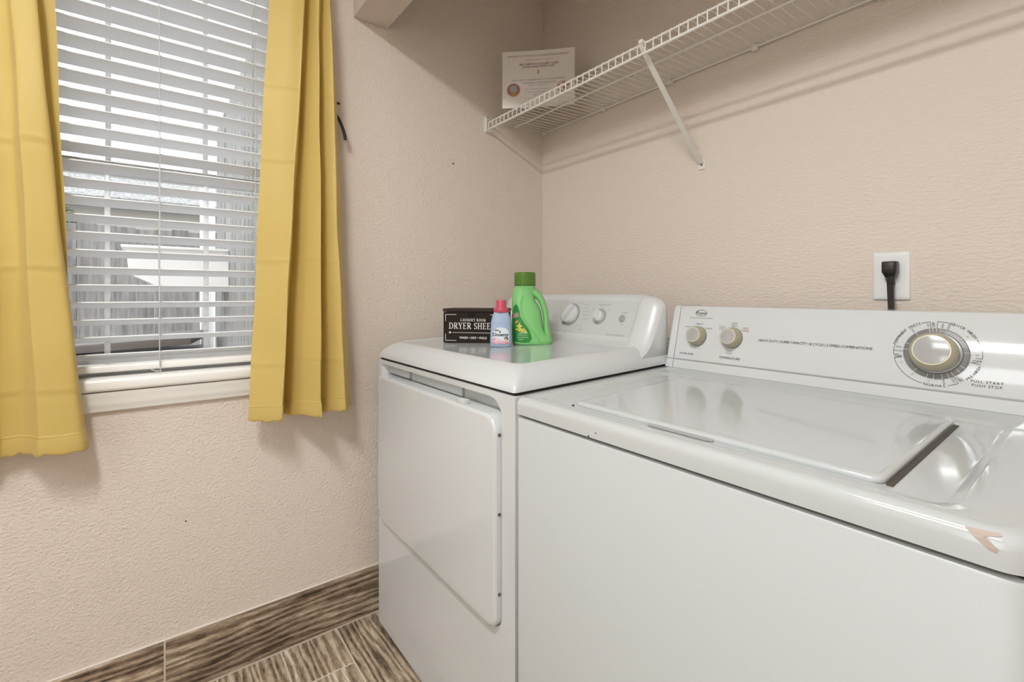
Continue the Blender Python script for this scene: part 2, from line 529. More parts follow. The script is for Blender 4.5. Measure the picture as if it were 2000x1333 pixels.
# stool and apron below the window
g = G(); g.box(-0.075, 0.030, WY0 - 0.02, WY1 + 0.02, 0.8535, 0.886, 0.009, 3)
sill = struct('trim_1', g, M_TRIM)
prof = [(0.001, 0.801), (0.010, 0.801), (0.013, 0.806), (0.013, 0.811), (0.0155, 0.814), (0.0165, 0.824), (0.0185, 0.830), (0.0195, 0.838), (0.0215, 0.842), (0.0225, 0.8515), (0.001, 0.8515)]
g = G(); g.loft([[(x, WY0 - 0.02, z) for x, z in prof], [(x, WY1 + 0.02, z) for x, z in prof]])
obj('apron', g, M_TRIM, sill, smooth=50)

# ------------------------------------------------------------------ venetian blind
blind = thing('venetian_blind', (-0.04, -1.37, 0.90), 'white horizontal slat blind hanging in the window between the curtains', 'blind')
BY0, BY1 = -1.722, -1.018
def slat_geo(w, tilt, n=7, th=0.0028):
    top, bot = [], []
    for i in range(n):
        t = i / (n - 1) - 0.5
        x = w * t; z = 0.0024 * (1 - (2 * t) ** 2)
        top.append((x, z + th / 2)); bot.append((x, z - th / 2))
    lp = top + bot[::-1]
    c, s = math.cos(tilt), math.sin(tilt)
    lp = [(x * c - z * s, x * s + z * c) for x, z in lp]
    gg = G(); gg.loft([[(x, -(BY1 - BY0) / 2, z) for x, z in lp], [(x, (BY1 - BY0) / 2, z) for x, z in lp]])
    return gg
BX = -0.036
sm = mesh_of('slat', slat_geo(0.050, math.radians(17.5)), M_SLAT)
zs = []
k = 0
while 0.937 + 0.0448 * k < 2.10:
    z = 0.937 + 0.0448 * k
    zs.append(z)
    o = bpy.data.objects.new('slat', sm); COL.objects.link(o); o.parent = blind
    o.location = Vector((BX, -1.37, z)) - blind.location
    o.rotation_euler = (random.uniform(-0.0012, 0.0012), random.uniform(-0.02, 0.02), 0)
    k += 1
g = G(); g.box(BX - 0.026, BX + 0.026, BY0, BY1, 0.897, 0.916, 0.006, 3)
obj('bottom_rail', g, M_TRIM, blind)
g = G(); g.box(BX - 0.028, BX + 0.034, BY0, BY1, 2.10, 2.165, 0.004)
obj('headrail', g, M_SLAT, blind)
for yc in (-1.606, -1.3745, -1.143):
    g = G()
    for dx in (-0.0285, 0.0285):
        pts = [(BX + dx + random.uniform(-.0006, .0006), yc + random.uniform(-.0005, .0005) + 0.001 * math.sin(z * 9), z) for z in [0.9 + 0.03 * i for i in range(41)]]
        g.tube(pts, 0.0011, 6)
    for z in zs:
        g.tube([(BX - 0.0285, yc, z - 0.011), (BX + 0.0285, yc, z + 0.006)], 0.0006, 4)
    lc = obj('ladder_cord', g, M_CORD, blind)
# loose lift cord hanging in front with its little end plug
g = G()
pts = [(0.000, -1.3775 + 0.004 * math.sin((2.1 - z) * 2.2) + (0.012 * max(0, 1.02 - z)), z) for z in [2.10 - 0.03 * i for i in range(41)]]
g.tube(pts, 0.0013, 6)
e = Vector(pts[-1])
g.tube([e, e + Vector((0.006, 0.004, -0.008)), e + Vector((0.004, -0.012, -0.006)), e + Vector((0, -0.018, -0.001))], 0.0012, 6)
obj('lift_cord', g, M_CORD, blind)

# ------------------------------------------------------------------ curtains
def curtain(name, label, bottom, top, zb, zt, creases, hemh=0.042):
    per = 9
    B = catmull([(x, y, 0) for x, y in bottom], per); T = catmull([(x, y, 0) for x, y in top], per)
    n = len(B)
    cx = sum(p.x for p in B) / n; cy = sum(p.y for p in B) / n
    c = thing(name, (cx, cy, zb), label, 'curtain')
    rnd = random.Random(len(label))
    ph = [rnd.uniform(0, 6) for _ in range(6)]
    def pt(j, z):
        t = (z - zb) / (zt - zb)
        te = t
        p = B[j].lerp(T[j], te)
        s = j / (n - 1)
        x = p.x + 0.0016 * math.sin(9 * z + 11 * s + ph[0]) + 0.0012 * math.sin(23 * z + 5 * s + ph[1])
        yv = p.y + 0.0016 * math.sin(6.5 * z + 9 * s + ph[2]) + 0.0010 * math.sin(17 * z + 14 * s + ph[3])
        for zc in creases:
            dz = z - zc - 0.006 * math.sin(8 * s + ph[4])
            x += 0.0013 * math.exp(-(dz / 0.006) ** 2) - 0.0009 * math.exp(-((dz + 0.014) / 0.008) ** 2)
        return Vector((x, yv, z))
    levels = set()
    z = zb + hemh
    while z < zt + 0.30:
        levels.add(round(z, 4)); z += 0.03
    for zc in creases:
        for k in range(-5, 6): levels.add(round(zc + 0.006 * k, 4))
    levels = sorted(l for l in levels if l >= zb + hemh)
    g = G(); g.loft([[pt(j, z) for j in range(n)] for z in levels], closed=False)
    main = obj('drape', g, M_CURT, c, smooth=180)
    def nrm(j):
        a, b = B[max(j - 1, 0)], B[min(j + 1, n - 1)]
        t = (b - a).normalized()
        return Vector((t.y, -t.x, 0)) if False else Vector((-t.y, t.x, 0))
    # hem: doubled cloth standing a little proud, with a stitched upper edge
    g = G()
    hz = [zb - 0.001, zb, zb + 0.004] + [zb + hemh * q for q in (0.35, 0.7, 0.93)] + [zb + hemh, zb + hemh + 0.003]
    off = [0.0, 0.0012, 0.0022, 0.0024, 0.0022, 0.0016, 0.0010, 0.0002]
    wav = lambda j: 0.0022 * math.sin(j * 0.9 + ph[5]) + 0.0016 * math.sin(j * 0.37)
    for sgn in (1, -1):
        g.loft([[pt(j, z + (wav(j) if i < 3 else 0.4 * wav(j))) + nrm(j) * (sgn * o_) for j in range(n)] for i, (z, o_) in enumerate(zip(hz, off))], closed=False)
    obj('hem', g, M_CURT, c, smooth=80)
    g = G()
    for j in range(0, n - 1):
        for sgn in (1, -1):
            for f in (0.12, 0.62):
                a = pt(j, zb + hemh - 0.002).lerp(pt(j + 1, zb + hemh - 0.002), f); b = pt(j, zb + hemh - 0.002).lerp(pt(j + 1, zb + hemh - 0.002), f + 0.26)
                q = nrm(j) * (sgn * 0.0019)
                g.tube([a + q, b + q], 0.0005, 4)
    st = obj('hem_stitching', g, mat('stitch_gold', srgb(186, 150, 62), 0.7), c, smooth=0)
    st['kind'] = 'stuff'
    return c

curtain('curtain', 'yellow curtain panel right of the window, three hanging folds with straight hem',
        [(0.068, -1.1735), (0.092, -1.141), (0.117, -1.103), (0.113, -1.0945), (0.041, -1.0765), (0.042, -1.068), (0.136, -1.000), (0.1375, -0.993), (0.080, -0.9745), (0.084, -0.967), (0.118, -0.923), (0.112, -0.911), (0.073, -0.8845)],
        [(0.058, -1.1165), (0.082, -1.068), (0.086, -1.033), (0.082, -1.0235), (0.046, -1.0145), (0.047, -1.007), (0.082, -0.988), (0.081, -0.9805), (0.052, -0.9735), (0.054, -0.968), (0.076, -0.952), (0.074, -0.946), (0.056, -0.9375)],
        0.738, 2.0, (0.905, 1.205, 1.50, 1.72))
curtain('curtain', 'yellow curtain panel at the far left edge, wide flat fold over a longer hem',
        [(0.050, -1.540), (0.040, -1.556), (0.045, -1.552), (0.066, -1.520), (0.074, -1.5165), (0.092, -1.5275), (0.088, -1.5865), (0.078, -1.597), (0.044, -1.624), (0.042, -1.654), (0.052, -1.668), (0.095, -1.705), (0.05, -1.75), (0.09, -1.795), (0.06, -1.83)],
        [(0.046, -1.5715), (0.040, -1.600), (0.044, -1.624), (0.070, -1.611), (0.090, -1.6015), (0.100, -1.6065), (0.102, -1.635), (0.092, -1.643), (0.056, -1.648), (0.050, -1.672), (0.066, -1.690), (0.085, -1.715), (0.05, -1.745), (0.085, -1.775), (0.06, -1.80)],
        0.731, 1.79, (0.875, 1.16, 1.45))

# black iron tie-back hook behind the right-hand curtain
hb = thing('curtain_holdback', (0.0, -0.935, 1.70), 'black iron curtain tie-back hook on the wall beside the right-hand curtain', 'curtain hook')
g = G(); g.box(0, 0.006, -0.952, -0.918, 1.655, 1.755, 0.002)
obj('wall_plate', g, M_IRON, hb)
g = G(); g.tube(catmull([(0.004, -0.935, 1.68), (0.03, -0.932, 1.685), (0.043, -0.918, 1.675), (0.043, -0.906, 1.655), (0.042, -0.8975, 1.636), (0.041, -0.8915, 1.617), (0.040, -0.8895, 1.603)], 5), 0.0052, 10)
obj('hook_arm', g, M_IRON, hb)
g = G(); g.tube([(0.004, -0.935, 1.725), (0.03, -0.925, 1.722), (0.040, -0.9105, 1.7175), (0.041, -0.9055, 1.716)], [0.004, 0.004, 0.004, 0.0012], 8)
obj('spike', g, M_IRON, hb)

# ================================================================== DRYER
def shear(p, yf=-0.79):
    k = min(max(p.z / 0.85, 0), 1)
    return Vector((p.x, p.y, p.z + 0.027 * (p.y - yf) * k))

DX0, DX1, DY0, DY1 = 0.075, 0.815, -0.79, -0.075
dryer = thing('clothes_dryer', ((DX0 + DX1) / 2, (DY0 + DY1) / 2, 0), 'white front-loading clothes dryer in the corner with bottles on top', 'dryer')
# cabinet: side/back walls plus a front panel cut out for the door
dloop = rrect(DX0, DX1, 0.012, 0.8855, 0.004, 2)
oloop = rrect(0.099, 0.7685, 0.366, 0.872, (0.05, 0.034, 0.045, 0.012), 8)
g = G()
V, F = holed(dloop, oloop)
r_ = 0.007
g.add([(v.x, DY0, v.y) for v in V], F)
g.loft([[(x, DY0, z) for x, z in dloop], [(x, DY1, z) for x, z in dloop]], False, True)
def off_loop(lp, d):
    cx = sum(p[0] for p in lp) / len(lp); cz = sum(p[1] for p in lp) / len(lp)
    x0, x1 = min(p[0] for p in lp), max(p[0] for p in lp); z0, z1 = min(p[1] for p in lp), max(p[1] for p in lp)
    return [(cx + (x - cx) * (1 - 2 * d / (x1 - x0)), cz + (z - cz) * (1 - 2 * d / (z1 - z0))) for x, z in lp]
il = off_loop(oloop, 0.010)
g.loft([[(x, DY0, z) for x, z in oloop], [(x, DY0 + 0.003, z) for x, z in off_loop(oloop, 0.0015)], [(x, DY0 + 0.034, z) for x, z in il]], False, True)
g.shift(shear)
obj('cabinet', g, M_ENAMEL, dryer, smooth=40)
g = G(); g.box(DX0 + 0.006, DX1 - 0.006, DY0 + 0.006, DY1 - 0.02, 0.884, 0.898)
g.shift(shear); obj('inner_deck', g, M_DARKGAP, dryer)
g = G()
for (x, y_) in ((DX0 + 0.04, DY0 + 0.05), (DX1 - 0.04, DY0 + 0.05), (DX0 + 0.04, DY1 - 0.05), (DX1 - 0.04, DY1 - 0.05)):
    g = G(); g.lathe([(0.02, 0), (0.022, 0.004), (0.014, 0.009), (0.012, 0.016)], (x, y_, 0), n=16)
    obj('leveling_foot', g, M_BLACK, dryer)
# door
dl = rrect(0.104, 0.7655, 0.371, 0.8365, (0.045, 0.030, 0.040, 0.008), 8)
def door_rings():
    yb, yf = DY0 + 0.028, DY0 - 0.0165
    R = []
    for (d, y_) in ((0, yb), (0, yf + 0.007), (0.0012, yf + 0.0035), (0.0042, yf + 0.0008), (0.008, yf)):
        R.append([(x, y_, z) for x, z in off_loop(dl, d)])
    return R
g = G(); g.loft(door_rings()); g.shift(shear)
door = obj('door', g, M_ENAMEL, dryer, smooth=50)
g = G(); g.box(0.595, 0.634, DY0 - 0.012, DY0 + 0.004, 0.834, 0.8485, 0.003); g.shift(shear)
obj('latch_tab', g, M_ENAMEL, door)
for z in (0.795, 0.623, 0.450):
    g = G(); g.lathe([(0.0038, 0), (0.0036, 0.0018), (0.002, 0.0024)], (0.7650, DY0 - 0.005, z), (0, 1, 0), (0, 0, 1), (1, 0, 0), 12); g.shift(shear)
    obj('screw', g, M_SCREW, door)
# recess liner behind the grip gap at the top of the door
g = G()
g.box(0.116, 0.262, DY0 + 0.018, DY0 + 0.033, 0.842, 0.866, 0.003)
g.box(0.268, 0.560, DY0 + 0.026, DY0 + 0.034, 0.838, 0.864, 0.002)
g.shift(shear); obj('grip_liner', g, M_RECESS, dryer)
# top panel: sloping apron round a slightly sunken glossy deck
def ring(x0, x1, y0, y1, z, r, n=6):
    return [(x, y_, z) for x, y_ in rrect(x0, x1, y0, y1, r, n)]
g = G()
ZT = 0.893
prof = [(0.0, 0.0, 0.010), (0.0008, 0.006, 0.010), (0.004, 0.014, 0.012), (0.013, 0.0265, 0.015), (0.026, 0.0385, 0.02), (0.038, 0.0455, 0.024), (0.047, 0.0490, 0.026), (0.0505, 0.0498, 0.027), (0.0535, 0.0494, 0.027), (0.0565, 0.0472, 0.027), (0.0590, 0.0468, 0.026)]
R = []
for d, h, rr in prof:
    R.append(ring(DX0 - 0.001 + d, DX1 + 0.001 - d, DY0 - 0.003 + d, DY1 - 0.3 * d, ZT + h, rr))
g.loft(R); g.shift(shear)
obj('top_panel', g, M_ENAMEL, dryer, smooth=60)

# console at the rear: lofted cross-sections (y,z) along x
def dsec(x, drop, back, foot_y, kk):
    """profile front foot -> face -> top -> back; kk 0 in the middle .. 1 at the very end"""
    mid = [(-0.352, 0.950), (-0.338, 0.955), (-0.322, 0.960), (-0.312, 0.968), (-0.294, 1.004), (-0.275, 1.044), (-0.258, 1.080), (-0.248, 1.0945), (-0.240, 1.0985), (-0.226, 1.100), (-0.208, 1.099), (-0.198, 1.092), (-0.195, 1.06), (-0.192, 0.93)]
    fin = [(-0.392, 0.930), (-0.366, 0.936), (-0.342, 0.950), (-0.330, 0.970), (-0.309, 1.006), (-0.290, 1.046), (-0.276, 1.080), (-0.268, 1.0900), (-0.260, 1.0945), (-0.246, 1.0955), (-0.228, 1.0945), (-0.220, 1.088), (-0.217, 1.06), (-0.214, 0.92)]
    end = [(-0.392, 0.918), (-0.360, 0.924), (-0.332, 0.940), (-0.312, 0.958), (-0.292, 0.982), (-0.276, 1.008), (-0.265, 1.034), (-0.260, 1.048), (-0.256, 1.056), (-0.252, 1.060), (-0.248, 1.0600), (-0.246, 1.054), (-0.2455, 1.0), (-0.245, 0.91)]
    out = []
    for a, f, b in zip(mid, fin, end):
        if kk <= 1: p = Vector(a).lerp(Vector(f), kk)
        else: p = Vector(f).lerp(Vector(b), kk - 1)
        out.append((x, p.x, p.y))
    return out
dcx = (DX0 + DX1) / 2
half = []
for xo, kk in ((0.0, 0), (0.15, 0), (0.280, 0), (0.2855, 0.10), (0.291, 0.7), (0.298, 1.0), (0.315, 1.06), (0.330, 1.14), (0.342, 1.28), (0.351, 1.46), (0.3575, 1.66), (0.3610, 1.84)):
    half.append((xo, kk))
secs = [dsec(dcx - xo, 0, 0, 0, kk) for xo, kk in reversed(half)] + [dsec(dcx + xo, 0, 0, 0, kk) for xo, kk in half[1:]]
g = G(); g.loft(secs)
console = obj('control_panel', g, M_PLAST, dryer, smooth=38)
DP = Plane((0, -0.310, 0.962), (1, 0, 0), (0, 0.0586, 0.130))
DP.o += DP.n * 0.0035
g = G()
fl = rrect(0.168, 0.7255, 0.006, 0.128, (0.012, 0.016, 0.014, 0.014), 6)
g.loft([[DP.p(x, v, -0.004) for x, v in fl], [DP.p(x, v, 0.0005) for x, v in fl]])
obj('fascia', g, M_FASCIA, console)
DP.o += DP.n * 0.0006
def dryer_knob(name, u, v, rb, rk, hk, ang, barw, barh, n=36):
    g = G(); DP.lathe(g, [(rb, 0), (rb, 0.0012)], u, v, n)
    ringo = obj(name + '_ring' if False else 'dial_ring', g, M_GREYPL, console)
    g = G(); DP.lathe(g, [(rk, 0.001), (rk, 0.004), (rk * 0.93, hk * 0.75), (rk * 0.86, hk), (rk * 0.3, hk * 1.04)], u, v, n)
    k = obj(name, g, M_PLAST, console)
    # raised grip bar across the knob
    g = G()
    c, s_ = math.cos(ang), math.sin(ang)
    R = []
    for hh, ww, ll in ((hk * 0.6, barw * 1.25, rk * 0.99), (hk * 0.98, barw * 1.05, rk * 0.985), (hk + barh * 0.75, barw * 0.78, rk * 0.95), (hk + barh, barw * 0.5, rk * 0.85)):
        R.append([DP.p(u + a * c - b * s_, v + a * s_ + b * c, hh) for a, b in rrect(-ll, ll, -ww, ww, ww * 0.6, 4)])
    g.loft(R); obj('grip', g, M_PLAST, k, smooth=50)
    g = G(); a = -rk * 0.72
    R = [[DP.p(u + (a + x) * c - y_ * s_, v + (a + x) * s_ + y_ * c, hk + barh + h_) for x, y_ in rrect(-0.003, 0.003, -0.002, 0.002, 0.001, 2)] for h_ in (-0.002, 0.0006)]
    g.loft(R); obj('pointer_mark', g, M_GREYPL, k)
    return k
dryer_knob('cycle_knob', 0.4642, 0.0755, 0.0395, 0.0335, 0.013, math.radians(62), 0.0085, 0.014)
dryer_knob('temperature_knob', 0.592, 0.0725, 0.0260, 0.0190, 0.011, math.radians(100), 0.0050, 0.010)
g = G(); DP.lathe(g, [(0.0112, 0), (0.0112, 0.002), (0.0095, 0.0032), (0.004, 0.0036)], 0.6825, 0.070, 28)
obj('start_button', g, M_GREYPL, console)
# printing round the dryer controls
gd, gg_ = G(), G()
for k in range(40):
    a = math.radians(9 * k)
    r0, r1 = 0.0352, 0.0385
    DP.line(gd, [(0.4642 + r0 * math.cos(a), 0.0755 + r0 * math.sin(a)), (0.4642 + r1 * math.cos(a), 0.0755 + r1 * math.sin(a))], 0.0012 if k % 3 else 0.002, 0.0016)
for k in range(9):
    a = math.radians(-10 + 22 * k)
    DP.line(gd, [(0.592 + 0.0205 * math.cos(a), 0.0725 + 0.0205 * math.sin(a)), (0.592 + 0.0245 * math.cos(a), 0.0725 + 0.0245 * math.sin(a))], 0.001, 0.0016)
words = [('LIGHT', 0.527, 0.1005), ('NORMAL', 0.531, 0.088), ('MORE DRY', 0.533, 0.0755), ('COTTON', 0.533, 0.061), ('70', 0.527, 0.046), ('60', 0.523, 0.0365), ('WRINKLE', 0.527, 0.026), ('SENSOR', 0.497, 0.117), ('TIMED DRY', 0.523, 0.112), ('HEAVY', 0.409, 0.101), ('MORE', 0.411, 0.090), ('DELICATE', 0.397, 0.064), ('40', 0.414, 0.047), ('30', 0.411, 0.036), ('20', 0.416, 0.027), ('AUTO DRY', 0.423, 0.119), ('OFF', 0.43, 0.016), ('TOUCH UP', 0.412, 0.0165), ('AIR', 0.463, 0.014), ('LESS', 0.484, 0.0175)]
for (t, u, v) in words:
    DP.text(gg_, t, u, v, 0.0062, h=0.0002)
DP.text(gd, 'Temperature', 0.598, 0.1135, 0.0095, h=0.0002)
DP.text(gg_, 'LOW', 0.592, 0.102, 0.006, h=0.0002); DP.text(gg_, 'MEDIUM', 0.563, 0.096, 0.006, h=0.0002); DP.text(gg_, 'HIGH', 0.622, 0.096, 0.006, h=0.0002)
DP.text(gd, 'START', 0.686, 0.088, 0.0088, h=0.0002)
DP.text(gg_, 'PUSH', 0.686, 0.052, 0.006, h=0.0002)
DP.text(gd, 'Commercial Quality', 0.671, 0.0175, 0.0085, h=0.0002)
obj('lettering', gd, M_INK_G, console, smooth=0)['kind'] = 'stuff'
obj('fine_lettering', gg_, M_GREYPL, console, smooth=0)['kind'] = 'stuff'

# ================================================================== WASHER
WX0, WX1, WYF, WYB = 0.822, 1.549, -0.79, -0.10
washer = thing('washing_machine', ((WX0 + WX1) / 2, -0.45, 0), 'white top-loading washing machine with beige knobs nearest the camera', 'washing machine')
def cab_loop(x0, x1, y0, y1, r, n=8):
    return rrect(x0, x1, y0, y1, (r * 0.2, r, 0.004, 0.004), n)
g = G()
L0 = cab_loop(WX0, WX1, WYF, WYB, 0.03)
g.loft([[(x, y_, 0.02) for x, y_ in L0], [(x, y_, 0.842) for x, y_ in L0], [(x, y_, 0.8462) for x, y_ in cab_loop(WX0 + 0.001, WX1 - 0.001, WYF + 0.0025, WYB, 0.029)], [(x, y_, 0.8478) for x, y_ in cab_loop(WX0 + 0.003, WX1 - 0.003, WYF + 0.007, WYB, 0.027)]])
g.shift(shear); obj('cabinet', g, M_SATIN, washer, smooth=50)
g = G(); g.box(WX0 + 0.012, WX1 - 0.012, WYF + 0.010, WYB - 0.01, 0.80, 0.8545); g.shift(shear)
obj('inner_deck', g, M_DARKGAP, washer)
for (x, y_) in ((WX0 + 0.05, WYF + 0.06), (WX1 - 0.05, WYF + 0.06), (WX0 + 0.05, WYB - 0.06), (WX1 - 0.05, WYB - 0.06)):
    g = G(); g.lathe([(0.02, 0), (0.022, 0.004), (0.014, 0.009), (0.012, 0.026)], (x, y_, 0), n=16)
    obj('leveling_foot', g, M_BLACK, washer)
# top: rolled front edge, shallow dished deck
g = G()
ZW = 0.8875
R = []
for d, h, rr in ((0.0, -0.0345, 0.030), (0.0, -0.016, 0.030), (0.0008, -0.0105, 0.030), (0.0030, -0.0055, 0.029), (0.0066, -0.0020, 0.028), (0.0110, -0.0002, 0.027), (0.0155, -0.0002, 0.025), (0.0190, -0.0006, 0.024)):
    R.append([(x, y_, ZW + h) for x, y_ in cab_loop(WX0 + d * 0.55, WX1 - d, WYF - 0.003 + d, WYB, rr)])
a = (WX0 + 0.036, WX1 - 0.062, WYF + 0.030, -0.345)
b = (WX0 + 0.044, WX1 - 0.070, WYF + 0.040, -0.352)
n_ = len(R[0])
def loop4(q, r): return rrect(q[0], q[1], q[2], q[3], r, 8)
R.append([(x, y_, ZW - 0.0006) for x, y_ in cab_loop(WX0 + 0.012, WX1 - 0.022, WYF + 0.019, WYB - 0.004, 0.022)])
a2 = (a[0] - 0.002, a[1] + 0.002, a[2] - 0.002, a[3] + 0.002)
R.append([(x, y_, ZW - 0.0006) for x, y_ in loop4(a2, 0.021)])
R.append([(x, y_, ZW - 0.0012) for x, y_ in loop4(a, 0.02)])
R.append([(x, y_, ZW - 0.0054) for x, y_ in loop4(b, 0.018)])
R.append([(x, y_, ZW - 0.0058) for x, y_ in loop4((b[0] + 0.003, b[1] - 0.003, b[2] + 0.003, b[3] - 0.003), 0.016)])
g.loft(R, False, True); g.shift(shear)
obj('top_panel', g, M_ENAMEL2, washer, smooth=60)
# lid
LX0, LX1, LY0, LY1 = 0.940, 1.4245, -0.738, -0.374
g = G(); R = []
for d, h, rr in ((0.002, -0.0075, 0.012), (0.0, -0.003, 0.012), (0.0006, 0.0005, 0.012), (0.003, 0.0024, 0.0115), (0.007, 0.003, 0.011), (0.012, 0.0027, 0.01), (0.022, 0.0020, 0.01)):
    R.append([(x, y_, ZW + h) for x, y_ in rrect(LX0 + d, LX1 - d, LY0 + d, LY1 - d * 0.4, (rr * 0.6, rr * 1.2, rr * 0.4, rr * 0.4), 6)])
g.loft(R); g.shift(shear)
lid = obj('lid', g, M_ENAMEL2, washer, smooth=60)
g = G(); g.box(LX1 + 0.0005, LX1 + 0.0068, LY0 + 0.006, LY1 - 0.012, ZW - 0.0054, ZW - 0.0046); g.shift(shear)
obj('lid_gap', g, mat('gap_brown', (0.075, 0.066, 0.055, 1), 0.7), washer)
g = G(); g.add([(1.108, -0.7395, ZW - 0.0050), (1.222, -0.7395, ZW - 0.0050), (1.214, -0.7445, ZW - 0.0050), (1.116, -0.7445, ZW - 0.0050), (1.108, -0.7385, ZW - 0.002), (1.222, -0.7385, ZW - 0.002)], [(0, 1, 2, 3), (0, 1, 5, 4)]); g.shift(shear)
obj('finger_notch', g, M_GREYPL, washer, smooth=0)
for (x, y_) in ((LX0 - 0.003, LY0 - 0.004), (LX0 + 0.006, LY1 + 0.004)):
    g = G(); g.lathe([(0.0026, 0), (0.0024, 0.0016), (0.001, 0.002)], (x, y_, ZW - 0.0055), n=10); g.shift(shear)
    obj('lid_bumper', g, M_BLACK, washer)

# console: wedge with separate end caps, face leaning back 15 degrees
WP = Plane((0, -0.265, 0.902), (1, 0, 0), (0, 0.042, 0.162))
cprof = [(-0.2655, 0.9015), (-0.2650, 0.9035), (-0.2586, 0.9265), (-0.2231, 1.0635), (-0.2203, 1.0665), (-0.2145, 1.0675), (-0.130, 1.0685), (-0.122, 1.066), (-0.115, 1.055), (-0.105, 0.90)]
g = G(); x0, x1 = WX0 + 0.017, WX1 - 0.014
g.loft([[(x0, y_, z) for y_, z in cprof], [(x1, y_, z) for y_, z in cprof]])
wcon = obj('control_panel', g, M_PLAST_G, washer, smooth=30)
def endcap(xa, xb, s):
    gg = G(); R = []
    c = (-0.185, 0.985)
    for t, sc_ in ((0, 1.0), (0.55, 1.0), (0.8, 0.99), (0.93, 0.972), (1.0, 0.945)):
        x = xa + (xb - xa) * t
        R.append([(x, c[0] + (y_ - 0.0008 - c[0]) * (sc_ if z > 0.91 else 1), (c[1] + (z + 0.0012 - c[1]) * sc_) if z > 0.92 else z) for y_, z in cprof])
    gg.loft(R); obj('end_cap', gg, M_PLAST, washer, smooth=40)
endcap(WX0 + 0.0158, WX0 - 0.006, -1)
endcap(WX1 - 0.0128, WX1 + 0.003, 1)
# crease line across the lower face and lower lip
g = G(); WP.rect(g, WX0 - 0.004, WX1, 0.0222, 0.0252, 0.0012)
obj('seam_line', g, M_GREYPL, wcon, smooth=0)
# knobs
for (u, v) in ((0.8985, 0.0895), (0.9925, 0.0915)):
    g = G(); WP.lathe(g, [(0.0252, 0.0002), (0.0256, 0.006), (0.0240, 0.014), (0.0215, 0.0215), (0.0200, 0.0235), (0.0185, 0.0240)], u, v)
    kb = obj('selector_knob', g, M_BEIGE, wcon)
    g = G(); WP.lathe(g, [(0.0190, 0.0238), (0.0190, 0.0248), (0.0178, 0.0250)], u, v); obj('cream_ring', g, M_CREAM, kb)
    g = G(); WP.lathe(g, [(0.0176, 0.0249), (0.0170, 0.0256), (0.008, 0.0262), (0.001, 0.0263)], u, v); obj('knob_cap', g, M_SILVER, kb)
    g = G(); WP.lathe(g, [(0.0265, 0.0), (0.0265, 0.0006)], u, v); obj('shadow_gasket', g, M_RING, kb)
DCU, DCV = 1.3765, 0.0915
g = G(); WP.lathe(g, [(0.0468, 0.0003), (0.0468, 0.0030), (0.0455, 0.0042), (0.0385, 0.0046), (0.0375, 0.0020), (0.034, 0.002)], DCU, DCV, 64)
dial = obj('dial_ring', g, M_RING, wcon)
g = G(); WP.lathe(g, [(0.0378, 0.0015), (0.0378, 0.0062), (0.0366, 0.0078), (0.0330, 0.0080)], DCU, DCV, 64)
obj('dial_skirt', g, M_SILVER, dial)
g = G(); WP.lathe(g, [(0.0330, 0.006), (0.0345, 0.013), (0.0348, 0.021), (0.0325, 0.029), (0.0275, 0.0345), (0.0268, 0.0350)], DCU, DCV, 64)
tk = obj('timer_knob', g, M_BEIGE, wcon)
g = G(); WP.lathe(g, [(0.0274, 0.0346), (0.0274, 0.0358), (0.0256, 0.0362)], DCU, DCV, 64); obj('cream_ring', g, M_CREAM, tk)
g = G(); WP.lathe(g, [(0.0256, 0.0360), (0.0250, 0.0368), (0.018, 0.0378), (0.009, 0.0384), (0.001, 0.0386)], DCU, DCV, 64); obj('knob_cap', g, M_SILVER, tk)
g = G()
for a in (5, 40, 72, 82, 90, 97, 103, 130, 160, 176, 232, 258, 270, 285, 296, 305, 318, 330):
    ar = math.radians(a)
    WP.line(g, [(DCU + 0.0390 * math.cos(ar), DCV + 0.0390 * math.sin(ar)), (DCU + 0.0490 * math.cos(ar), DCV + 0.0490 * math.sin(ar))], 0.0007, 0.0052)
obj('tick_marks', g, M_PRINTW, dial, smooth=0)['kind'] = 'stuff'
# printing on the washer console
gk, gq, gr = G(), G(), G()
H = 0.0009
WP.arc(gk, 0.901, 0.1523, 0.0155, 0, 360, 0.0009, 36, H, 0.0085)
WP.text(gk, 'Roper', 0.901, 0.1523, 0.0125, h=H, shear=0.25)
WP.text(gq, 'BY WHIRLPOOL CORPORATION', 0.9025, 0.1385, 0.0044, h=H)
WP.text(gk, 'WATER LEVEL', 0.8745, 0.0400, 0.0066, h=H)
WP.text(gk, 'TEMPERATURE', 0.9924, 0.0400, 0.0080, h=H)
for (t, u, v) in (('SMALL', 0.868, 0.1135), ('MEDIUM', 0.9005, 0.1225), ('LARGE', 0.929, 0.1120), ('WARM', 0.9945, 0.1285), ('COLD', 0.9945, 0.1225), ('COLD', 0.963, 0.1185), ('COLD', 0.963, 0.1125), ('WARM', 0.9895, 0.0575), ('WARM', 0.9895, 0.0520)):
    WP.text(gq, t, u, v, 0.0056, h=H)
for (t, v) in (('HOT', 0.1175), ('COLD', 0.1115)): WP.text(gr, t, 1.0235, v, 0.0062, h=H)
for (u, v) in ((0.8985, 0.0895), (0.9925, 0.0915)):
    for a in (45, 90, 135):
        ar = math.radians(a)
        WP.line(gk, [(u + 0.027 * math.cos(ar), v + 0.027 * math.sin(ar)), (u + 0.031 * math.cos(ar), v + 0.031 * math.sin(ar))], 0.0006, H)
WP.text(gk, 'HEAVY DUTY | SUPER CAPACITY | 8 CYCLE | 3 SPEED COMBINATIONS', 1.1685, 0.0908, 0.0079, h=H, spacing=0.90, sx=1.0)
WP.text(gk, 'PULL START', 1.4450, 0.0475, 0.0062, h=H, spacing=1.25)
WP.text(gk, 'PUSH STOP', 1.4450, 0.0405, 0.0062, h=H, spacing=1.25)
RA, RAy = 0.0620, 0.0600
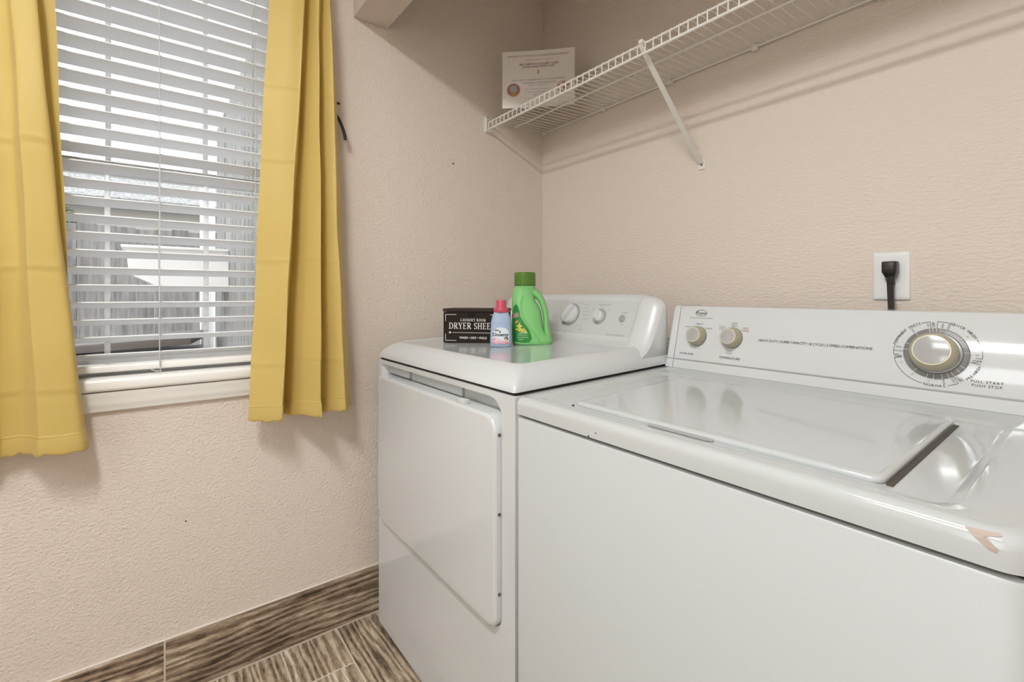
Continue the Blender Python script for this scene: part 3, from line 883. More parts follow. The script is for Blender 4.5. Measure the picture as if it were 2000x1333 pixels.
def arcl(a0, a1): WP.arc(gk, DCU, DCV, RA, a0, a1, 0.0007, None, H, RAy)
def rad(a, r0, r1):
    ar = math.radians(a)
    WP.line(gk, [(DCU + r0 * math.cos(ar), DCV + r0 * RAy / RA * math.sin(ar)), (DCU + r1 * math.cos(ar), DCV + r1 * RAy / RA * math.sin(ar))], 0.0007, H)
arcl(100, 112); arcl(170, 187); rad(100, 0.048, 0.062); rad(187, 0.054, 0.062)
WP.arctext(gk, 'PERMANENT PRESS', DCU, DCV, RA, 141, 3.75, 0.0068, ry=RAy, h=H)
arcl(90, 72); arcl(30, -4); rad(90, 0.048, 0.062); rad(-4, 0.054, 0.062)
WP.arctext(gk, 'QUICK WASH', DCU, DCV, RA, 52, 4.0, 0.0066, ry=RAy, h=H)
rad(-14, 0.048, 0.062); rad(-50, 0.055, 0.062)
WP.arctext(gk, 'PRE-WASH', DCU, DCV, RA, -32, 3.6, 0.0062, flip=True, ry=RAy, h=H)
arcl(-58, -72); arcl(-106, -166); rad(-58, 0.048, 0.062); rad(-166, 0.050, 0.062)
WP.arctext(gk, 'NORMAL', DCU, DCV, RA, -89, 5.0, 0.0068, flip=True, ry=RAy, h=H)
WP.text(gk, 'OFF', DCU - 0.0545, DCV - 0.0110, 0.0068, h=H); WP.text(gk, 'OFF', DCU + 0.0555, DCV - 0.0095, 0.0068, rot=0, h=H)
for (t, a) in (('OFF', 95.5), ('OFF', -54)):
    ar = math.radians(a)
    WP.text(gk, t, DCU + 0.0555 * math.cos(ar), DCV + 0.054 * math.sin(ar), 0.006, rot=ar, h=H)
for (t, a) in (('DRY', 104), ('SPIN', 82), ('RINSE', 73), ('6', 40), ('10', 2), ('RINSE', 180), ('SPIN', 172), ('SPIN', 130), ('14', 205), ('10', 235), ('6', 262), ('RINSE', 284), ('SPIN', 298), ('4', 22)):
    ar = math.radians(a)
    WP.text(gq, t, DCU + 0.0545 * math.cos(ar), DCV + 0.053 * math.sin(ar), 0.0048, rot=ar + (PI if 90 < a < 270 else 0), h=H)
obj('lettering', gk, M_INK, wcon, smooth=0)['kind'] = 'stuff'
obj('fine_lettering', gq, M_INK_G, wcon, smooth=0)['kind'] = 'stuff'
obj('red_lettering', gr, M_INK_R, wcon, smooth=0)['kind'] = 'stuff'
# worn V-shaped patch and paint chips on the front lip
FP = Plane((0, WYF - 0.0034, 0.850), (1, 0, 0), (0, 0, 1))
g = G()
for q in ([(1.4985, 0.0335), (1.5080, 0.0340), (1.5130, 0.0290), (1.5070, 0.0255)], [(1.5080, 0.0340), (1.5225, 0.0350), (1.5235, 0.0333), (1.5145, 0.0302), (1.5130, 0.0290)], [(1.5130, 0.0302), (1.5215, 0.0215), (1.5200, 0.0185), (1.5160, 0.0190), (1.5075, 0.0258)]):
    g.poly([FP.p(x, z, 0.0) for x, z in q])
def wrapcorner(p):
    # follow the rounded front-right corner of the top
    # and roll back over the bead along its top edge
    d = 0.0; hh = p.z - ZW
    for (h0, d0), (h1, d1) in zip(((-0.016, 0.0), (-0.0105, 0.0008), (-0.0055, 0.003), (-0.002, 0.0066)), ((-0.0105, 0.0008), (-0.0055, 0.003), (-0.002, 0.0066), (0.0, 0.011))):
        if h0 <= hh <= h1: d = d0 + (d1 - d0) * (hh - h0) / (h1 - h0)
    p = Vector((p.x, p.y + d, p.z))
    cx, cy, r = WX1 - 0.030, WYF - 0.003 + 0.030, 0.0304 - d
    if p.x > cx:
        a = (p.x - cx) / r
        return Vector((cx + r * math.sin(a), cy - r * math.cos(a), p.z))
    return p
bm_ = bmesh.new()
for f_ in g.f:
    bm_.faces.new([bm_.verts.new(g.v[i]) for i in f_])
bmesh.ops.triangulate(bm_, faces=list(bm_.faces))
for _ in range(4):
    es_ = [e_ for e_ in bm_.edges if e_.calc_length() > 0.003]
    if not es_: break
    bmesh.ops.subdivide_edges(bm_, edges=es_, cuts=1); bmesh.ops.triangulate(bm_, faces=list(bm_.faces))
g = G(); g.bm(bm_)
g.shift(wrapcorner)
obj('worn_patch', g, M_CHIP, washer, smooth=0)
for (x, z, r) in ((1.0258, 0.0045, 0.0022), (1.0423, 0.0137, 0.0014)):
    g = G(); FP.disc(g, x, z, r, 0.0, 7); obj('paint_chip', g, M_DARKGAP, washer, smooth=0)

# ================================================================== WIRE SHELF
shelf = thing('wire_shelf', (0.85, -0.15, 1.80), 'white coated wire shelf with front lip along the back wall', 'shelf')
SX0, SX1 = 0.012, 1.86
def zdeck(y_): return 1.8185 + (y_ / 0.305) * 0.0150          # the shelf leans forward a little
wr = 0.0019
wires = G()
wp = [(0, -0.010, zdeck(-0.010)), (0, -0.298, zdeck(-0.298)), (0, -0.3035, zdeck(-0.3035) - 0.0015), (0, -0.306, zdeck(-0.306) - 0.006), (0, -0.3065, 1.7700)]
wires.tube(wp, wr, 6)
wm = mesh_of('deck_wire', wires, M_WIRE)
k = 0
x = SX0 + 0.006
while x < SX1:
    o = bpy.data.objects.new('deck_wire', wm); COL.objects.link(o); o.parent = shelf
    o.location = Vector((x, 0, 0)) - shelf.location
    x += 0.02627
def rail(name, y_, z, r):
    g = G(); g.tube([(SX0, y_, z), (SX1, y_, z)], r, 10)
    obj(name, g, M_WIRE, shelf)
rail('back_rail', -0.0115, zdeck(-0.0115) - 0.0048, 0.0032)
rail('middle_rail', -0.172, zdeck(-0.172) - 0.0048, 0.0032)
rail('front_top_rail', -0.3025, zdeck(-0.3025) - 0.0050, 0.0032)
rail('front_bottom_rail', -0.3040, 1.7705, 0.0040)
# end bracket screwed to the window wall
g = G(); g.box(0, 0.0035, -0.3175, -0.283, 1.757, 1.826, 0.0015); g.box(0.0, 0.022, -0.3150, -0.2925, 1.7605, 1.7660, 0.002); g.box(0.0, 0.016, -0.3150, -0.3115, 1.762, 1.815, 0.001)
eb = obj('end_bracket', g, M_WIRE, shelf)
for z in (1.7615, 1.822):
    g = G(); g.lathe([(0.0032, 0.0032), (0.003, 0.0045)], (0, -0.300, z), (0, 1, 0), (0, 0, 1), (1, 0, 0), 10); obj('screw', g, M_SCREW, eb)
# diagonal support strut with hook and foot
for sx in (0.7690, 1.66):
    a = Vector((sx, -0.3105, 1.7960)); b = Vector((sx, -0.0045, 1.5150))
    dirv = (b - a).normalized(); nrm_ = Vector((0, dirv.z, -dirv.y))
    g = G(); R = []
    hw = 0.0085
    for t in (-0.002, 0.12, 0.5, 0.985):
        p = a.lerp(b, t); w = hw * (0.8 if t < 0 else 1)
        R.append([p + Vector((-w, 0, 0)) + nrm_ * 0.004, p + Vector((-w * 0.75, 0, 0)) - nrm_ * 0.002, p + Vector((w * 0.75, 0, 0)) - nrm_ * 0.002, p + Vector((w, 0, 0)) + nrm_ * 0.004])
    g.loft(R)
    g.box(sx - 0.0075, sx + 0.0075, -0.3150, -0.2990, 1.7980, 1.8085, 0.003)
    st = obj('support_strut', g, M_WIRE, shelf, smooth=30)
    g = G(); lp = rrect(sx - 0.0115, sx + 0.0115, 1.4980, 1.5300, (0.003, 0.003, 0.010, 0.010), 5)
    g.loft([[(x, 0.0, z) for x, z in lp], [(x, -0.0035, z) for x, z in lp]])
    obj('strut_foot', g, M_WIRE, st)
    g = G(); g.lathe([(0.0034, 0), (0.003, 0.0016)], (sx, -0.0036, 1.5105), (1, 0, 0), (0, 0, 1), (0, -1, 0), 12); obj('screw', g, M_SCREW, st)
for cx in (0.0265, 0.3682, 0.6607, 0.9393, 1.236, 1.53):
    zc = zdeck(-0.01) - 0.004
    g = G(); g.box(cx - 0.0085, cx + 0.0085, -0.0200, -0.0045, zc - 0.011, zc + 0.0045, 0.003)
    g.box(cx - 0.0055, cx + 0.0055, -0.0050, 0.0, zc - 0.004, zc + 0.0155, 0.002)
    cl = obj('wall_clip', g, M_WIRE, shelf)
    g = G(); g.lathe([(0.003, 0), (0.0026, 0.0014)], (cx, -0.005, zc + 0.0115), (1, 0, 0), (0, 0, 1), (0, -1, 0), 10); obj('clip_nail', g, M_GREYPL, cl)

# ------------------------------------------------------------------ notice card standing on the shelf
def card_mat():
    m = mat('printed_notice', (0.76, 0.71, 0.66, 1), 0.5)
    nt, N, L, b = nodes_of(m)
    tc = N.new('ShaderNodeTexCoord'); sep = N.new('ShaderNodeSeparateXYZ')
    L.new(tc.outputs['Object'], sep.inputs[0])
    X, Z = sep.outputs[0], sep.outputs[2]
    def M(op, a, b_=None, c=None):
        n = N.new('ShaderNodeMath'); n.operation = op
        for i, q in enumerate((a, b_, c)):
            if q is None: continue
            if isinstance(q, (int, float)): n.inputs[i].default_value = q
            else: L.new(q, n.inputs[i])
        return n.outputs[0]
    def sm(v, lo, hi):
        n = N.new('ShaderNodeMapRange'); n.interpolation_type = 'SMOOTHSTEP'
        L.new(v, n.inputs[0]); n.inputs[1].default_value = lo; n.inputs[2].default_value = hi
        return n.outputs[0]
    nz = N.new('ShaderNodeTexNoise'); nz.inputs['Scale'].default_value = 95; nz.inputs['Detail'].default_value = 1
    L.new(tc.outputs['Object'], nz.inputs['Vector'])
    letters = sm(nz.outputs[0], 0.25, 0.62)
    cur = None
    base = N.new('ShaderNodeRGB'); base.outputs[0].default_value = (0.76, 0.71, 0.66, 1); cur = base.outputs[0]
    def over(fac, col):
        nonlocal cur
        n = N.new('ShaderNodeMix'); n.data_type = 'RGBA'
        L.new(fac, n.inputs[0]); L.new(cur, n.inputs[6]); n.inputs[7].default_value = col
        cur = n.outputs[2]
    rowsT = [(0.1965, -0.118, 0.118, 0.006, (0.42, 0.33, 0.33, 1), 0.8), (0.181, -0.05, 0.055, 0.004, (0.5, 0.42, 0.42, 1), 0.6), (0.1645, -0.072, 0.076, 0.007, (0.33, 0.24, 0.24, 1), 0.9), (0.1545, -0.062, 0.062, 0.006, (0.33, 0.24, 0.24, 1), 0.85),
             (0.105, -0.10, 0.10, 0.005, (0.40, 0.35, 0.34, 1), 0.75), (0.0935, -0.06, 0.07, 0.006, (0.40, 0.35, 0.34, 1), 0.6), (0.0835, -0.035, 0.04, 0.004, (0.45, 0.38, 0.38, 1), 0.6), (0.069, -0.05, 0.05, 0.004, (0.45, 0.38, 0.38, 1), 0.6),
             (0.058, -0.05, 0.045, 0.004, (0.42, 0.37, 0.37, 1), 0.6), (0.047, -0.02, 0.06, 0.006, (0.42, 0.37, 0.37, 1), 0.55), (0.035, -0.055, 0.09, 0.004, (0.45, 0.38, 0.38, 1), 0.5)]
    for (zc, xa, xb, hh, colr, k_) in rowsT:
        band = sm(M('ABSOLUTE', M('SUBTRACT', Z, zc)), hh * 0.95, hh * 0.25)
        ends = M('MULTIPLY', sm(X, xa - 0.004, xa + 0.004), sm(X, xb + 0.004, xb - 0.004))
        f = M('MULTIPLY', M('MULTIPLY', band, ends), M('MULTIPLY', M('ADD', M('MULTIPLY', letters, 0.65), 0.35), k_))
        over(f, colr)
    # question mark blur
    qm = M('MULTIPLY', sm(M('ABSOLUTE', M('SUBTRACT', Z, 0.134)), 0.0105, 0.005), sm(M('ABSOLUTE', M('SUBTRACT', X, 0.0)), 0.0055, 0.002))
    over(M('MULTIPLY', qm, 0.75), (0.28, 0.20, 0.20, 1))
    def disc(cx, cz, r0, r1):
        dx = M('SUBTRACT', X, cx); dz = M('SUBTRACT', Z, cz)
        d = M('SQRT', M('ADD', M('MULTIPLY', dx, dx), M('MULTIPLY', dz, dz)))
        return sm(d, r1, r0)
    over(disc(-0.0945, 0.069, 0.022, 0.028), (0.36, 0.13, 0.10, 1))
    over(disc(-0.0945, 0.072, 0.008, 0.020), (0.34, 0.38, 0.45, 1))
    over(M('MULTIPLY', disc(-0.0945, 0.054, 0.004, 0.017), 0.8), (0.50, 0.26, 0.05, 1))
    over(M('MULTIPLY', disc(0.094, 0.072, 0.020, 0.028), 0.75), (0.62, 0.36, 0.36, 1))
    for (cx, cz) in ((0.079, 0.076), (0.098, 0.086), (0.112, 0.078), (0.083, 0.058), (0.099, 0.067)):
        over(M('MULTIPLY', disc(cx, cz, 0.002, 0.0075), 0.8), (0.16, 0.10, 0.11, 1))
    L.new(cur, b.inputs['Base Color'])
    return m
cA, cB = Vector((0.134, -0.323, 0)), Vector((0.331, -0.130, 0))
cc = (cA + cB) / 2; cl_ = (cB - cA).length
cz0 = 1.8128
g = G()
R = []
for i in range(9):
    t = i / 8 - 0.5
    bow = 0.004 * (1 - 4 * t * t)
    R.append([(cl_ * t, bow - 0.0006, 0.0), (cl_ * t, bow + 0.0006, 0.0), (cl_ * t, bow + 0.0006, 0.2155), (cl_ * t, bow - 0.0006, 0.2155)])
g.loft(R)
me = mesh_of('notice_card', g, card_mat(), smooth=0)
card = bpy.data.objects.new('notice_card', me); COL.objects.link(card)
card.location = (cc.x, cc.y, cz0)
card.rotation_euler = (0, 0, math.atan2(cB.y - cA.y, cB.x - cA.x))
tag(card, 'white printed notice sheet with two round emblems standing on the wire shelf', 'notice')

# ------------------------------------------------------------------ outlet, plug and cord
out = thing('wall_outlet', (1.2525, 0, 1.1425), 'white duplex outlet plate on the back wall with a black plug in it', 'outlet')
g = G(); R = []
for d, h in ((0, 0), (0, 0.003), (0.0012, 0.0048), (0.004, 0.006), (0.009, 0.0064)):
    R.append([(x, -h, z) for x, z in rrect(1.2172 + d, 1.2880 - d, 1.0862 + d, 1.1990 - d, 0.004, 4)])
g.loft(R); plate = obj('cover_plate', g, M_VINYL, out, smooth=50)
for zc in (1.1625, 1.1225):
    g = G(); lp = rrect(1.2525 - 0.0165, 1.2525 + 0.0165, zc - 0.014, zc + 0.014, 0.011, 6)
    g.loft([[(x, -0.006, z) for x, z in lp], [(x, -0.0078, z) for x, z in off_loop(lp, 0.0008)]])
    rc = obj('receptacle', g, M_VINYL, plate)
    g = G()
    for (dx, w) in ((-0.0065, 0.0011), (0.0065, 0.0011)): g.box(1.2525 + dx - w, 1.2525 + dx + w, -0.0081, -0.0077, zc - 0.001, zc + 0.007)
    g.lathe([(0.0024, 0.0077), (0.0024, 0.0081)], (1.2525, 0, zc - 0.007), (1, 0, 0), (0, 0, 1), (0, -1, 0), 10)
    obj('slots', g, M_DARKGAP, rc)
g = G(); g.lathe([(0.003, 0.006), (0.0027, 0.0073)], (1.2525, 0, 1.1425), (1, 0, 0), (0, 0, 1), (0, -1, 0), 12); obj('screw', g, M_VINYL, plate)

cord = thing('power_cord', (1.2585, -0.03, 1.05), 'black power cord plugged into the outlet and dropping behind the washing machine', 'power cord')
g = G(); R = []
px = 1.2555
for z, hw, y0, y1 in ((1.1765, 0.0125, -0.010, -0.034), (1.1750, 0.0140, -0.009, -0.037), (1.1520, 0.0140, -0.009, -0.038), (1.1480, 0.0125, -0.010, -0.035), (1.1400, 0.0090, -0.013, -0.031)):
    R.append([(px + a * hw / 0.0140, y0 + (y1 - y0) * (b_ + 1) / 2, z) for a, b_ in [(q[0] * 0.0140, q[1]) for q in rrect(-1, 1, -1, 1, 0.3, 3)]])
g.loft(R); plug = obj('plug', g, M_BLACK, cord, smooth=40)
g = G(); g.box(px - 0.0095, px + 0.0095, -0.0390, -0.0372, 1.1565, 1.1725, 0.0008); obj('plug_label', g, mat('plug_face', (0.045, 0.035, 0.035, 1), 0.4), plug)
for i, z in enumerate((1.1385, 1.1345, 1.1305)):
    g = G(); w = 0.0092 - 0.0007 * i
    g.loft([[(px + a * w, -0.022 + b_ * 0.0082, z + q) for a, b_ in rrect(-1, 1, -1, 1, 0.6, 3)] for q in (-0.0014, 0.0014)]); obj('strain_relief', g, M_BLACK, plug)
for dx in (-0.0042, 0.0, 0.0042):
    g = G(); g.tube([(px + dx, -0.022, 1.142), (px + dx * 0.95, -0.022, 1.12), (px + 0.0008 + dx * 0.85, -0.024, 1.10), (px + 0.003 + dx * 0.8, -0.029, 1.07), (px + 0.006 + dx, -0.040, 1.03), (px + 0.01 + dx, -0.050, 0.95), (px + 0.01 + dx, -0.055, 0.80)], 0.0029, 8)
    obj('cable', g, M_BLACK, cord)

# ================================================================== THINGS ON THE DRYER
def deck_z(y_): return 0.893 + 0.0468 + 0.027 * (y_ + 0.79)

class Frame:
    """local frame: u to the viewer's right, f towards the viewer, z up"""
    def __init__(s, x, y_, z, ang):
        s.o = Vector((x, y_, z)); s.u = Vector((math.cos(ang), math.sin(ang), 0)); s.f = Vector((math.sin(ang), -math.cos(ang), 0))
    def p(s, u, f, z): return s.o + s.u * u + s.f * f + Vector((0, 0, z))

# ---- dryer sheet box
ang = math.atan2(0.0998, 0.1165)
bx, by = 0.2613, -0.6503
bz = deck_z(by + 0.06)
BF = Frame(bx, by, bz, ang)
BW, BD, BH = 0.198, 0.105, 0.0975
boxT = thing('dryer_sheet_box', BF.p(BW / 2, -BD / 2, 0), 'dark brown keepsake box lettered in white, behind the small blue bottle', 'box')
def fbox(fr, u0, u1, f0, f1, z0, z1, bev=0.001):
    gg = G(); gg.box(u0, u1, f0, f1, z0, z1, bev, 1); gg.shift(lambda p: fr.p(p.x, p.y, p.z)); return gg
obj('body', fbox(BF, 0, BW, -BD, 0, 0, BH), M_BOX, boxT)
lidm = mat('box_lid_brown', (0.034, 0.023, 0.017, 1), 0.5, spec=0.2)
add_bump(lidm, [(22, 0.5, 3, (0.3, 3, 3))], 0.002)
obj('lid', fbox(BF, -0.0015, BW + 0.0015, -BD - 0.0015, 0.0015, BH + 0.0015, BH + 0.0115), lidm, boxT)
BP = Plane(BF.p(0, 0, 0), BF.u, (0, 0, 1))
assert BP.n.dot(BF.f) > 0.9
g = G(); g.poly([BP.p(0.094 + 0.0135 * math.cos(PI + PI * k / 16), BH + 0.0005 + 0.0185 * math.sin(PI + PI * k / 16), 0.0004) for k in range(17)])
obj('finger_cutout', g, mat('cutout_black', (0.002, 0.002, 0.002, 1), 0.9), boxT, smooth=0)
g = G()
m_ = 0.0075
for (u, su) in ((m_, 1), (BW - m_, -1)):
    for (v, sv) in ((m_, 1), (BH - m_, -1)):
        BP.line(g, [(u + su * 0.036, v), (u, v), (u, v + sv * 0.021)], 0.0016, 0.0005)
BP.line(g, [(0.030, 0.0330), (BW - 0.030, 0.0330)], 0.0013, 0.0005)
for u in (0.0225, BW - 0.0225):
    BP.disc(g, u, 0.0330, 0.0028, 0.0005, 12); BP.disc(g, u, 0.0330, 0.0042, 0.00045, 4)
BP.text(g, 'WASH \u2022 DRY \u2022 FOLD', BW / 2, 0.0165, 0.0098, h=0.0005, off=0.00025)
# serif capitals, built from stems, bowls and serifs
def serif_text(pl, gg, s, x, y0, hgt, hh=0.0005, gapk=0.14, sx=1.0):
    x0_, n0_ = x, len(gg.v)
    _serif(pl, gg, s, x, y0, hgt, hh, gapk)
    o_ = pl.p(x0_, 0, 0)
    for i in range(n0_, len(gg.v)):
        p = Vector(gg.v[i]); d = (p - o_).dot(pl.u)
        gg.v[i] = tuple(p + pl.u * (d * (sx - 1)))
def _serif(pl, gg, s, x, y0, hgt, hh, gapk):
    T, t = 0.17 * hgt, 0.065 * hgt
    def R_(a, b, c, d): pl.rect(gg, x + a * hgt, x + b * hgt, y0 + c * hgt, y0 + d * hgt, hh)
    def LN(pts, w): pl.line(gg, [(x + p[0] * hgt, y0 + p[1] * hgt) for p in pts], w, hh)
    def SF(cx, cy, w=0.30): R_(cx - w / 2, cx + w / 2, cy - 0.03, cy + 0.03)
    def AR(cx, cy, rx, ry, a0, a1, wf, n=10):
        pts = [(cx + rx * math.cos(math.radians(a0 + (a1 - a0) * k / n)), cy + ry * math.sin(math.radians(a0 + (a1 - a0) * k / n))) for k in range(n + 1)]
        for k in range(n):
            am = math.radians(a0 + (a1 - a0) * (k + 0.5) / n)
            LN(pts[k:k + 2], (0.065 + (0.15 - 0.065) * abs(math.cos(am)) ** 1.2) * hgt)
    for ch in s:
        w = 0.72
        if ch == ' ': x += 0.36 * hgt; continue
        if ch == 'D':
            R_(0.10, 0.25, 0, 1); SF(0.15, 0.03); SF(0.15, 0.97); AR(0.28, 0.5, 0.42, 0.47, -90, 90, 1); LN([(0.1, 0.03), (0.3, 0.03)], t); LN([(0.1, 0.97), (0.3, 0.97)], t); w = 0.80
        elif ch == 'R':
            R_(0.10, 0.25, 0, 1); SF(0.17, 0.03); SF(0.15, 0.97); AR(0.30, 0.735, 0.27, 0.235, -90, 90, 1); LN([(0.2, 0.97), (0.31, 0.97)], t); LN([(0.2, 0.5), (0.31, 0.5)], t); LN([(0.34, 0.5), (0.64, 0.03)], T); SF(0.68, 0.03, 0.2); w = 0.76
        elif ch == 'Y':
            LN([(0.10, 0.97), (0.37, 0.45)], T); LN([(0.64, 0.97), (0.37, 0.45)], t); R_(0.295, 0.445, 0, 0.48); SF(0.37, 0.03, 0.32); SF(0.12, 0.97, 0.28); SF(0.62, 0.97, 0.24); w = 0.74
        elif ch == 'E':
            R_(0.10, 0.25, 0, 1); LN([(0.03, 0.03), (0.58, 0.03)], t); LN([(0.03, 0.97), (0.56, 0.97)], t); LN([(0.2, 0.51), (0.45, 0.51)], t); LN([(0.57, 0.0), (0.57, 0.22)], t); LN([(0.55, 1.0), (0.55, 0.8)], t); LN([(0.45, 0.40), (0.45, 0.62)], t * 0.8); w = 0.66
        elif ch == 'S':
            AR(0.32, 0.735, 0.20, 0.225, 20, 250, 1); AR(0.30, 0.26, 0.22, 0.225, 70, -160, 1); LN([(0.23, 0.57), (0.39, 0.44)], T * 0.95); LN([(0.51, 0.98), (0.51, 0.76)], t * 0.8); LN([(0.09, 0.02), (0.09, 0.26)], t * 0.8); w = 0.60
        elif ch == 'H':
            R_(0.10, 0.25, 0, 1); R_(0.56, 0.71, 0, 1); LN([(0.2, 0.51), (0.6, 0.51)], t)
            for c_ in (0.175, 0.635): SF(c_, 0.03, 0.32); SF(c_, 0.97, 0.32)
            w = 0.81
        elif ch == 'T':
            R_(0.26, 0.41, 0, 1); SF(0.335, 0.03, 0.30); LN([(0.02, 0.97), (0.65, 0.97)], t); LN([(0.035, 1.0), (0.035, 0.78)], t); LN([(0.635, 1.0), (0.635, 0.78)], t); w = 0.68
        elif ch == 'L':
            R_(0.10, 0.25, 0, 1); SF(0.17, 0.97); LN([(0.03, 0.03), (0.56, 0.03)], t); LN([(0.55, 0), (0.55, 0.24)], t); w = 0.62
        elif ch == 'A':
            LN([(0.08, 0.03), (0.36, 1.0)], t); LN([(0.64, 0.03), (0.36, 1.0)], T); LN([(0.17, 0.33), (0.54, 0.33)], t); SF(0.08, 0.03, 0.24); SF(0.64, 0.03, 0.28); w = 0.74
        elif ch == 'U':
            R_(0.10, 0.25, 0.28, 1); LN([(0.58, 0.28), (0.58, 1)], t); AR(0.375, 0.27, 0.20, 0.24, 180, 360, 1); SF(0.175, 0.97); SF(0.58, 0.97, 0.22); w = 0.74
        elif ch == 'N':
            LN([(0.14, 0), (0.14, 1)], t); LN([(0.62, 0), (0.62, 1)], t); LN([(0.12, 0.98), (0.62, 0.02)], T); SF(0.14, 0.03, 0.22); SF(0.10, 0.97, 0.2); SF(0.62, 0.97, 0.22); w = 0.76
        elif ch == 'O':
            AR(0.38, 0.5, 0.29, 0.47, 0, 360, 1, 20); w = 0.76
        elif ch == 'M':
            LN([(0.12, 0), (0.12, 1)], t); R_(0.68, 0.83, 0, 1); LN([(0.12, 0.98), (0.46, 0.05)], T); LN([(0.75, 0.98), (0.46, 0.05)], t); SF(0.12, 0.03, 0.22); SF(0.755, 0.03); SF(0.755, 0.97, 0.2); SF(0.1, 0.97, 0.18); w = 0.93
        x += (w + gapk * 0.35) * hgt
    return x
def serif_width(s, hgt, gapk=0.14):
    W_ = {'D': .80, 'R': .76, 'Y': .74, 'E': .66, 'S': .60, 'H': .81, 'T': .68, 'L': .62, 'A': .74, 'U': .74, 'N': .76, 'O': .76, 'M': .93}
    return sum((0.36 if c == ' ' else W_[c] + gapk * 0.35) * hgt for c in s)
hT = 0.0200
serif_text(BP, g, 'DRYER SHEETS', 0.0185, 0.0445, hT, sx=0.955)
hT = 0.0085
serif_text(BP, g, 'LAUNDRY ROOM', BW / 2 - serif_width('LAUNDRY ROOM', hT, 0.3) / 2, 0.0690, hT, gapk=0.3)
obj('lettering', g, M_PRINTW, boxT, smooth=0, label='white lettering, corner brackets and rule')['kind'] = 'stuff'

# ---- small fabric softener bottle
ang = math.radians(50)
FF = Frame(0.470, -0.5735, deck_z(-0.573), ang)
soft = thing('softener_bottle', FF.o, 'small pale blue fabric softener bottle with pink cap in front of the box', 'bottle')
def sring(fr, hu, hf, z, n=40, p=2.6, cu=0.0, cf=0.0):
    R = []
    for k in range(n):
        a = 2 * PI * k / n; c, s = math.cos(a), math.sin(a)
        R.append(fr.p(cu + hu * math.copysign(abs(c) ** (2 / p), c), cf + hf * math.copysign(abs(s) ** (2 / p), s), z))
    return R
SPROF = [(0.0285, 0.0195, 0.0), (0.0310, 0.0215, 0.003), (0.0325, 0.0230, 0.010), (0.0328, 0.0232, 0.022), (0.0316, 0.0222, 0.045), (0.0306, 0.0214, 0.060), (0.0304, 0.0212, 0.0645), (0.0300, 0.0210, 0.0665), (0.0306, 0.0214, 0.069), (0.0298, 0.0208, 0.076), (0.0268, 0.0192, 0.088), (0.0226, 0.0176, 0.0985), (0.0196, 0.0172, 0.104), (0.0186, 0.0170, 0.108)]
g = G(); g.loft([sring(FF, a, b, z) for a, b, z in SPROF])
sb = obj('body', g, M_BLUE, soft, smooth=60)
g = G(); g.lathe([(0.0208, 0.1005), (0.0220, 0.102), (0.0220, 0.1125), (0.0210, 0.1145), (0.0158, 0.1155), (0.0154, 0.117), (0.0150, 0.1345), (0.0142, 0.1365), (0.0120, 0.1370)], FF.o, FF.u, FF.f, (0, 0, 1), 40)
cap = obj('cap', g, M_PINKCAP, soft, smooth=50)
g = G()
for k in range(44):
    a = 2 * PI * k / 44
    c, s = math.cos(a), math.sin(a)
    g.tube([FF.p(0.0220 * c, 0.0220 * s, 0.1030), FF.p(0.0220 * c, 0.0220 * s, 0.1120)], 0.0005, 4)
obj('cap_ribs', g, M_PINKCAP, cap)
def interp(prof, z):
    for (a0, b0, z0), (a1, b1, z1) in zip(prof, prof[1:]):
        if z0 <= z <= z1:
            t = (z - z0) / (z1 - z0); return a0 + (a1 - a0) * t, b0 + (b1 - b0) * t
    return prof[-1][:2]
def surf(fr, prof, u, z, h, p=2.6, cu=0.0):
    hu, hf = interp(prof, z)
    q = min(abs((u - cu) / hu), 0.985)
    return fr.p(u, hf * (1 - q ** p) ** (1 / p) + h, z)
def decal(g, fr, prof, poly, h, p=2.6, cu=0.0, sub=4):
    """drape a 2-D polygon over the bottle's front"""
    bm = bmesh.new()
    f = bm.faces.new([bm.verts.new((a, b, 0)) for a, b in poly])
    bmesh.ops.triangulate(bm, faces=[f])
    for _ in range(sub):
        es = [e for e in bm.edges if e.calc_length() > 0.006]
        if not es: break
        bmesh.ops.subdivide_edges(bm, edges=es, cuts=1, use_grid_fill=False)
        bmesh.ops.triangulate(bm, faces=list(bm.faces))
    bm.verts.index_update()
    g.add([surf(fr, prof, v.co.x, v.co.y, h, p, cu) for v in bm.verts], [[v.index for v in f.verts] for f in bm.faces])
    bm.free()
def decal_text(g, fr, prof, t, u, z, size, h, p=2.6, cu=0.0, shear=0.0, off=0.0, rot=0.0, sx=1.0, sy=1.0):
    V, F = text_geo(t, size, 'CENTER', 1.0, shear, off)
    c, s = math.cos(rot), math.sin(rot)
    g.add([surf(fr, prof, u + v.x * sx * c - v.y * sy * s, z + v.x * sx * s + v.y * sy * c, h, p, cu) for v in V], F)
lab = [(-0.0235, 0.010), (0.0235, 0.010), (0.0240, 0.030), (0.0235, 0.044), (0.0195, 0.0520), (0.010, 0.0565), (0, 0.0575), (-0.010, 0.0565), (-0.0195, 0.0520), (-0.0235, 0.044), (-0.0240, 0.030)]
g = G(); decal(g, FF, SPROF, lab, 0.0004); label = obj('label', g, M_LABW, soft, smooth=60)
g = G(); decal(g, FF, SPROF, [(-0.0240, 0.010), (0.0238, 0.010), (0.0240, 0.0165), (0.012, 0.0185), (0.0, 0.0215), (-0.010, 0.0275), (-0.0165, 0.0290), (-0.0225, 0.0245), (-0.0240, 0.018)], 0.0008); obj('pink_swirl', g, M_PALEPINK, label, smooth=60)
g = G(); decal(g, FF, SPROF, [(-0.0238, 0.010), (0.0236, 0.010), (0.0238, 0.0145), (0.010, 0.0150), (-0.010, 0.0148), (-0.0238, 0.0165)], 0.0011)
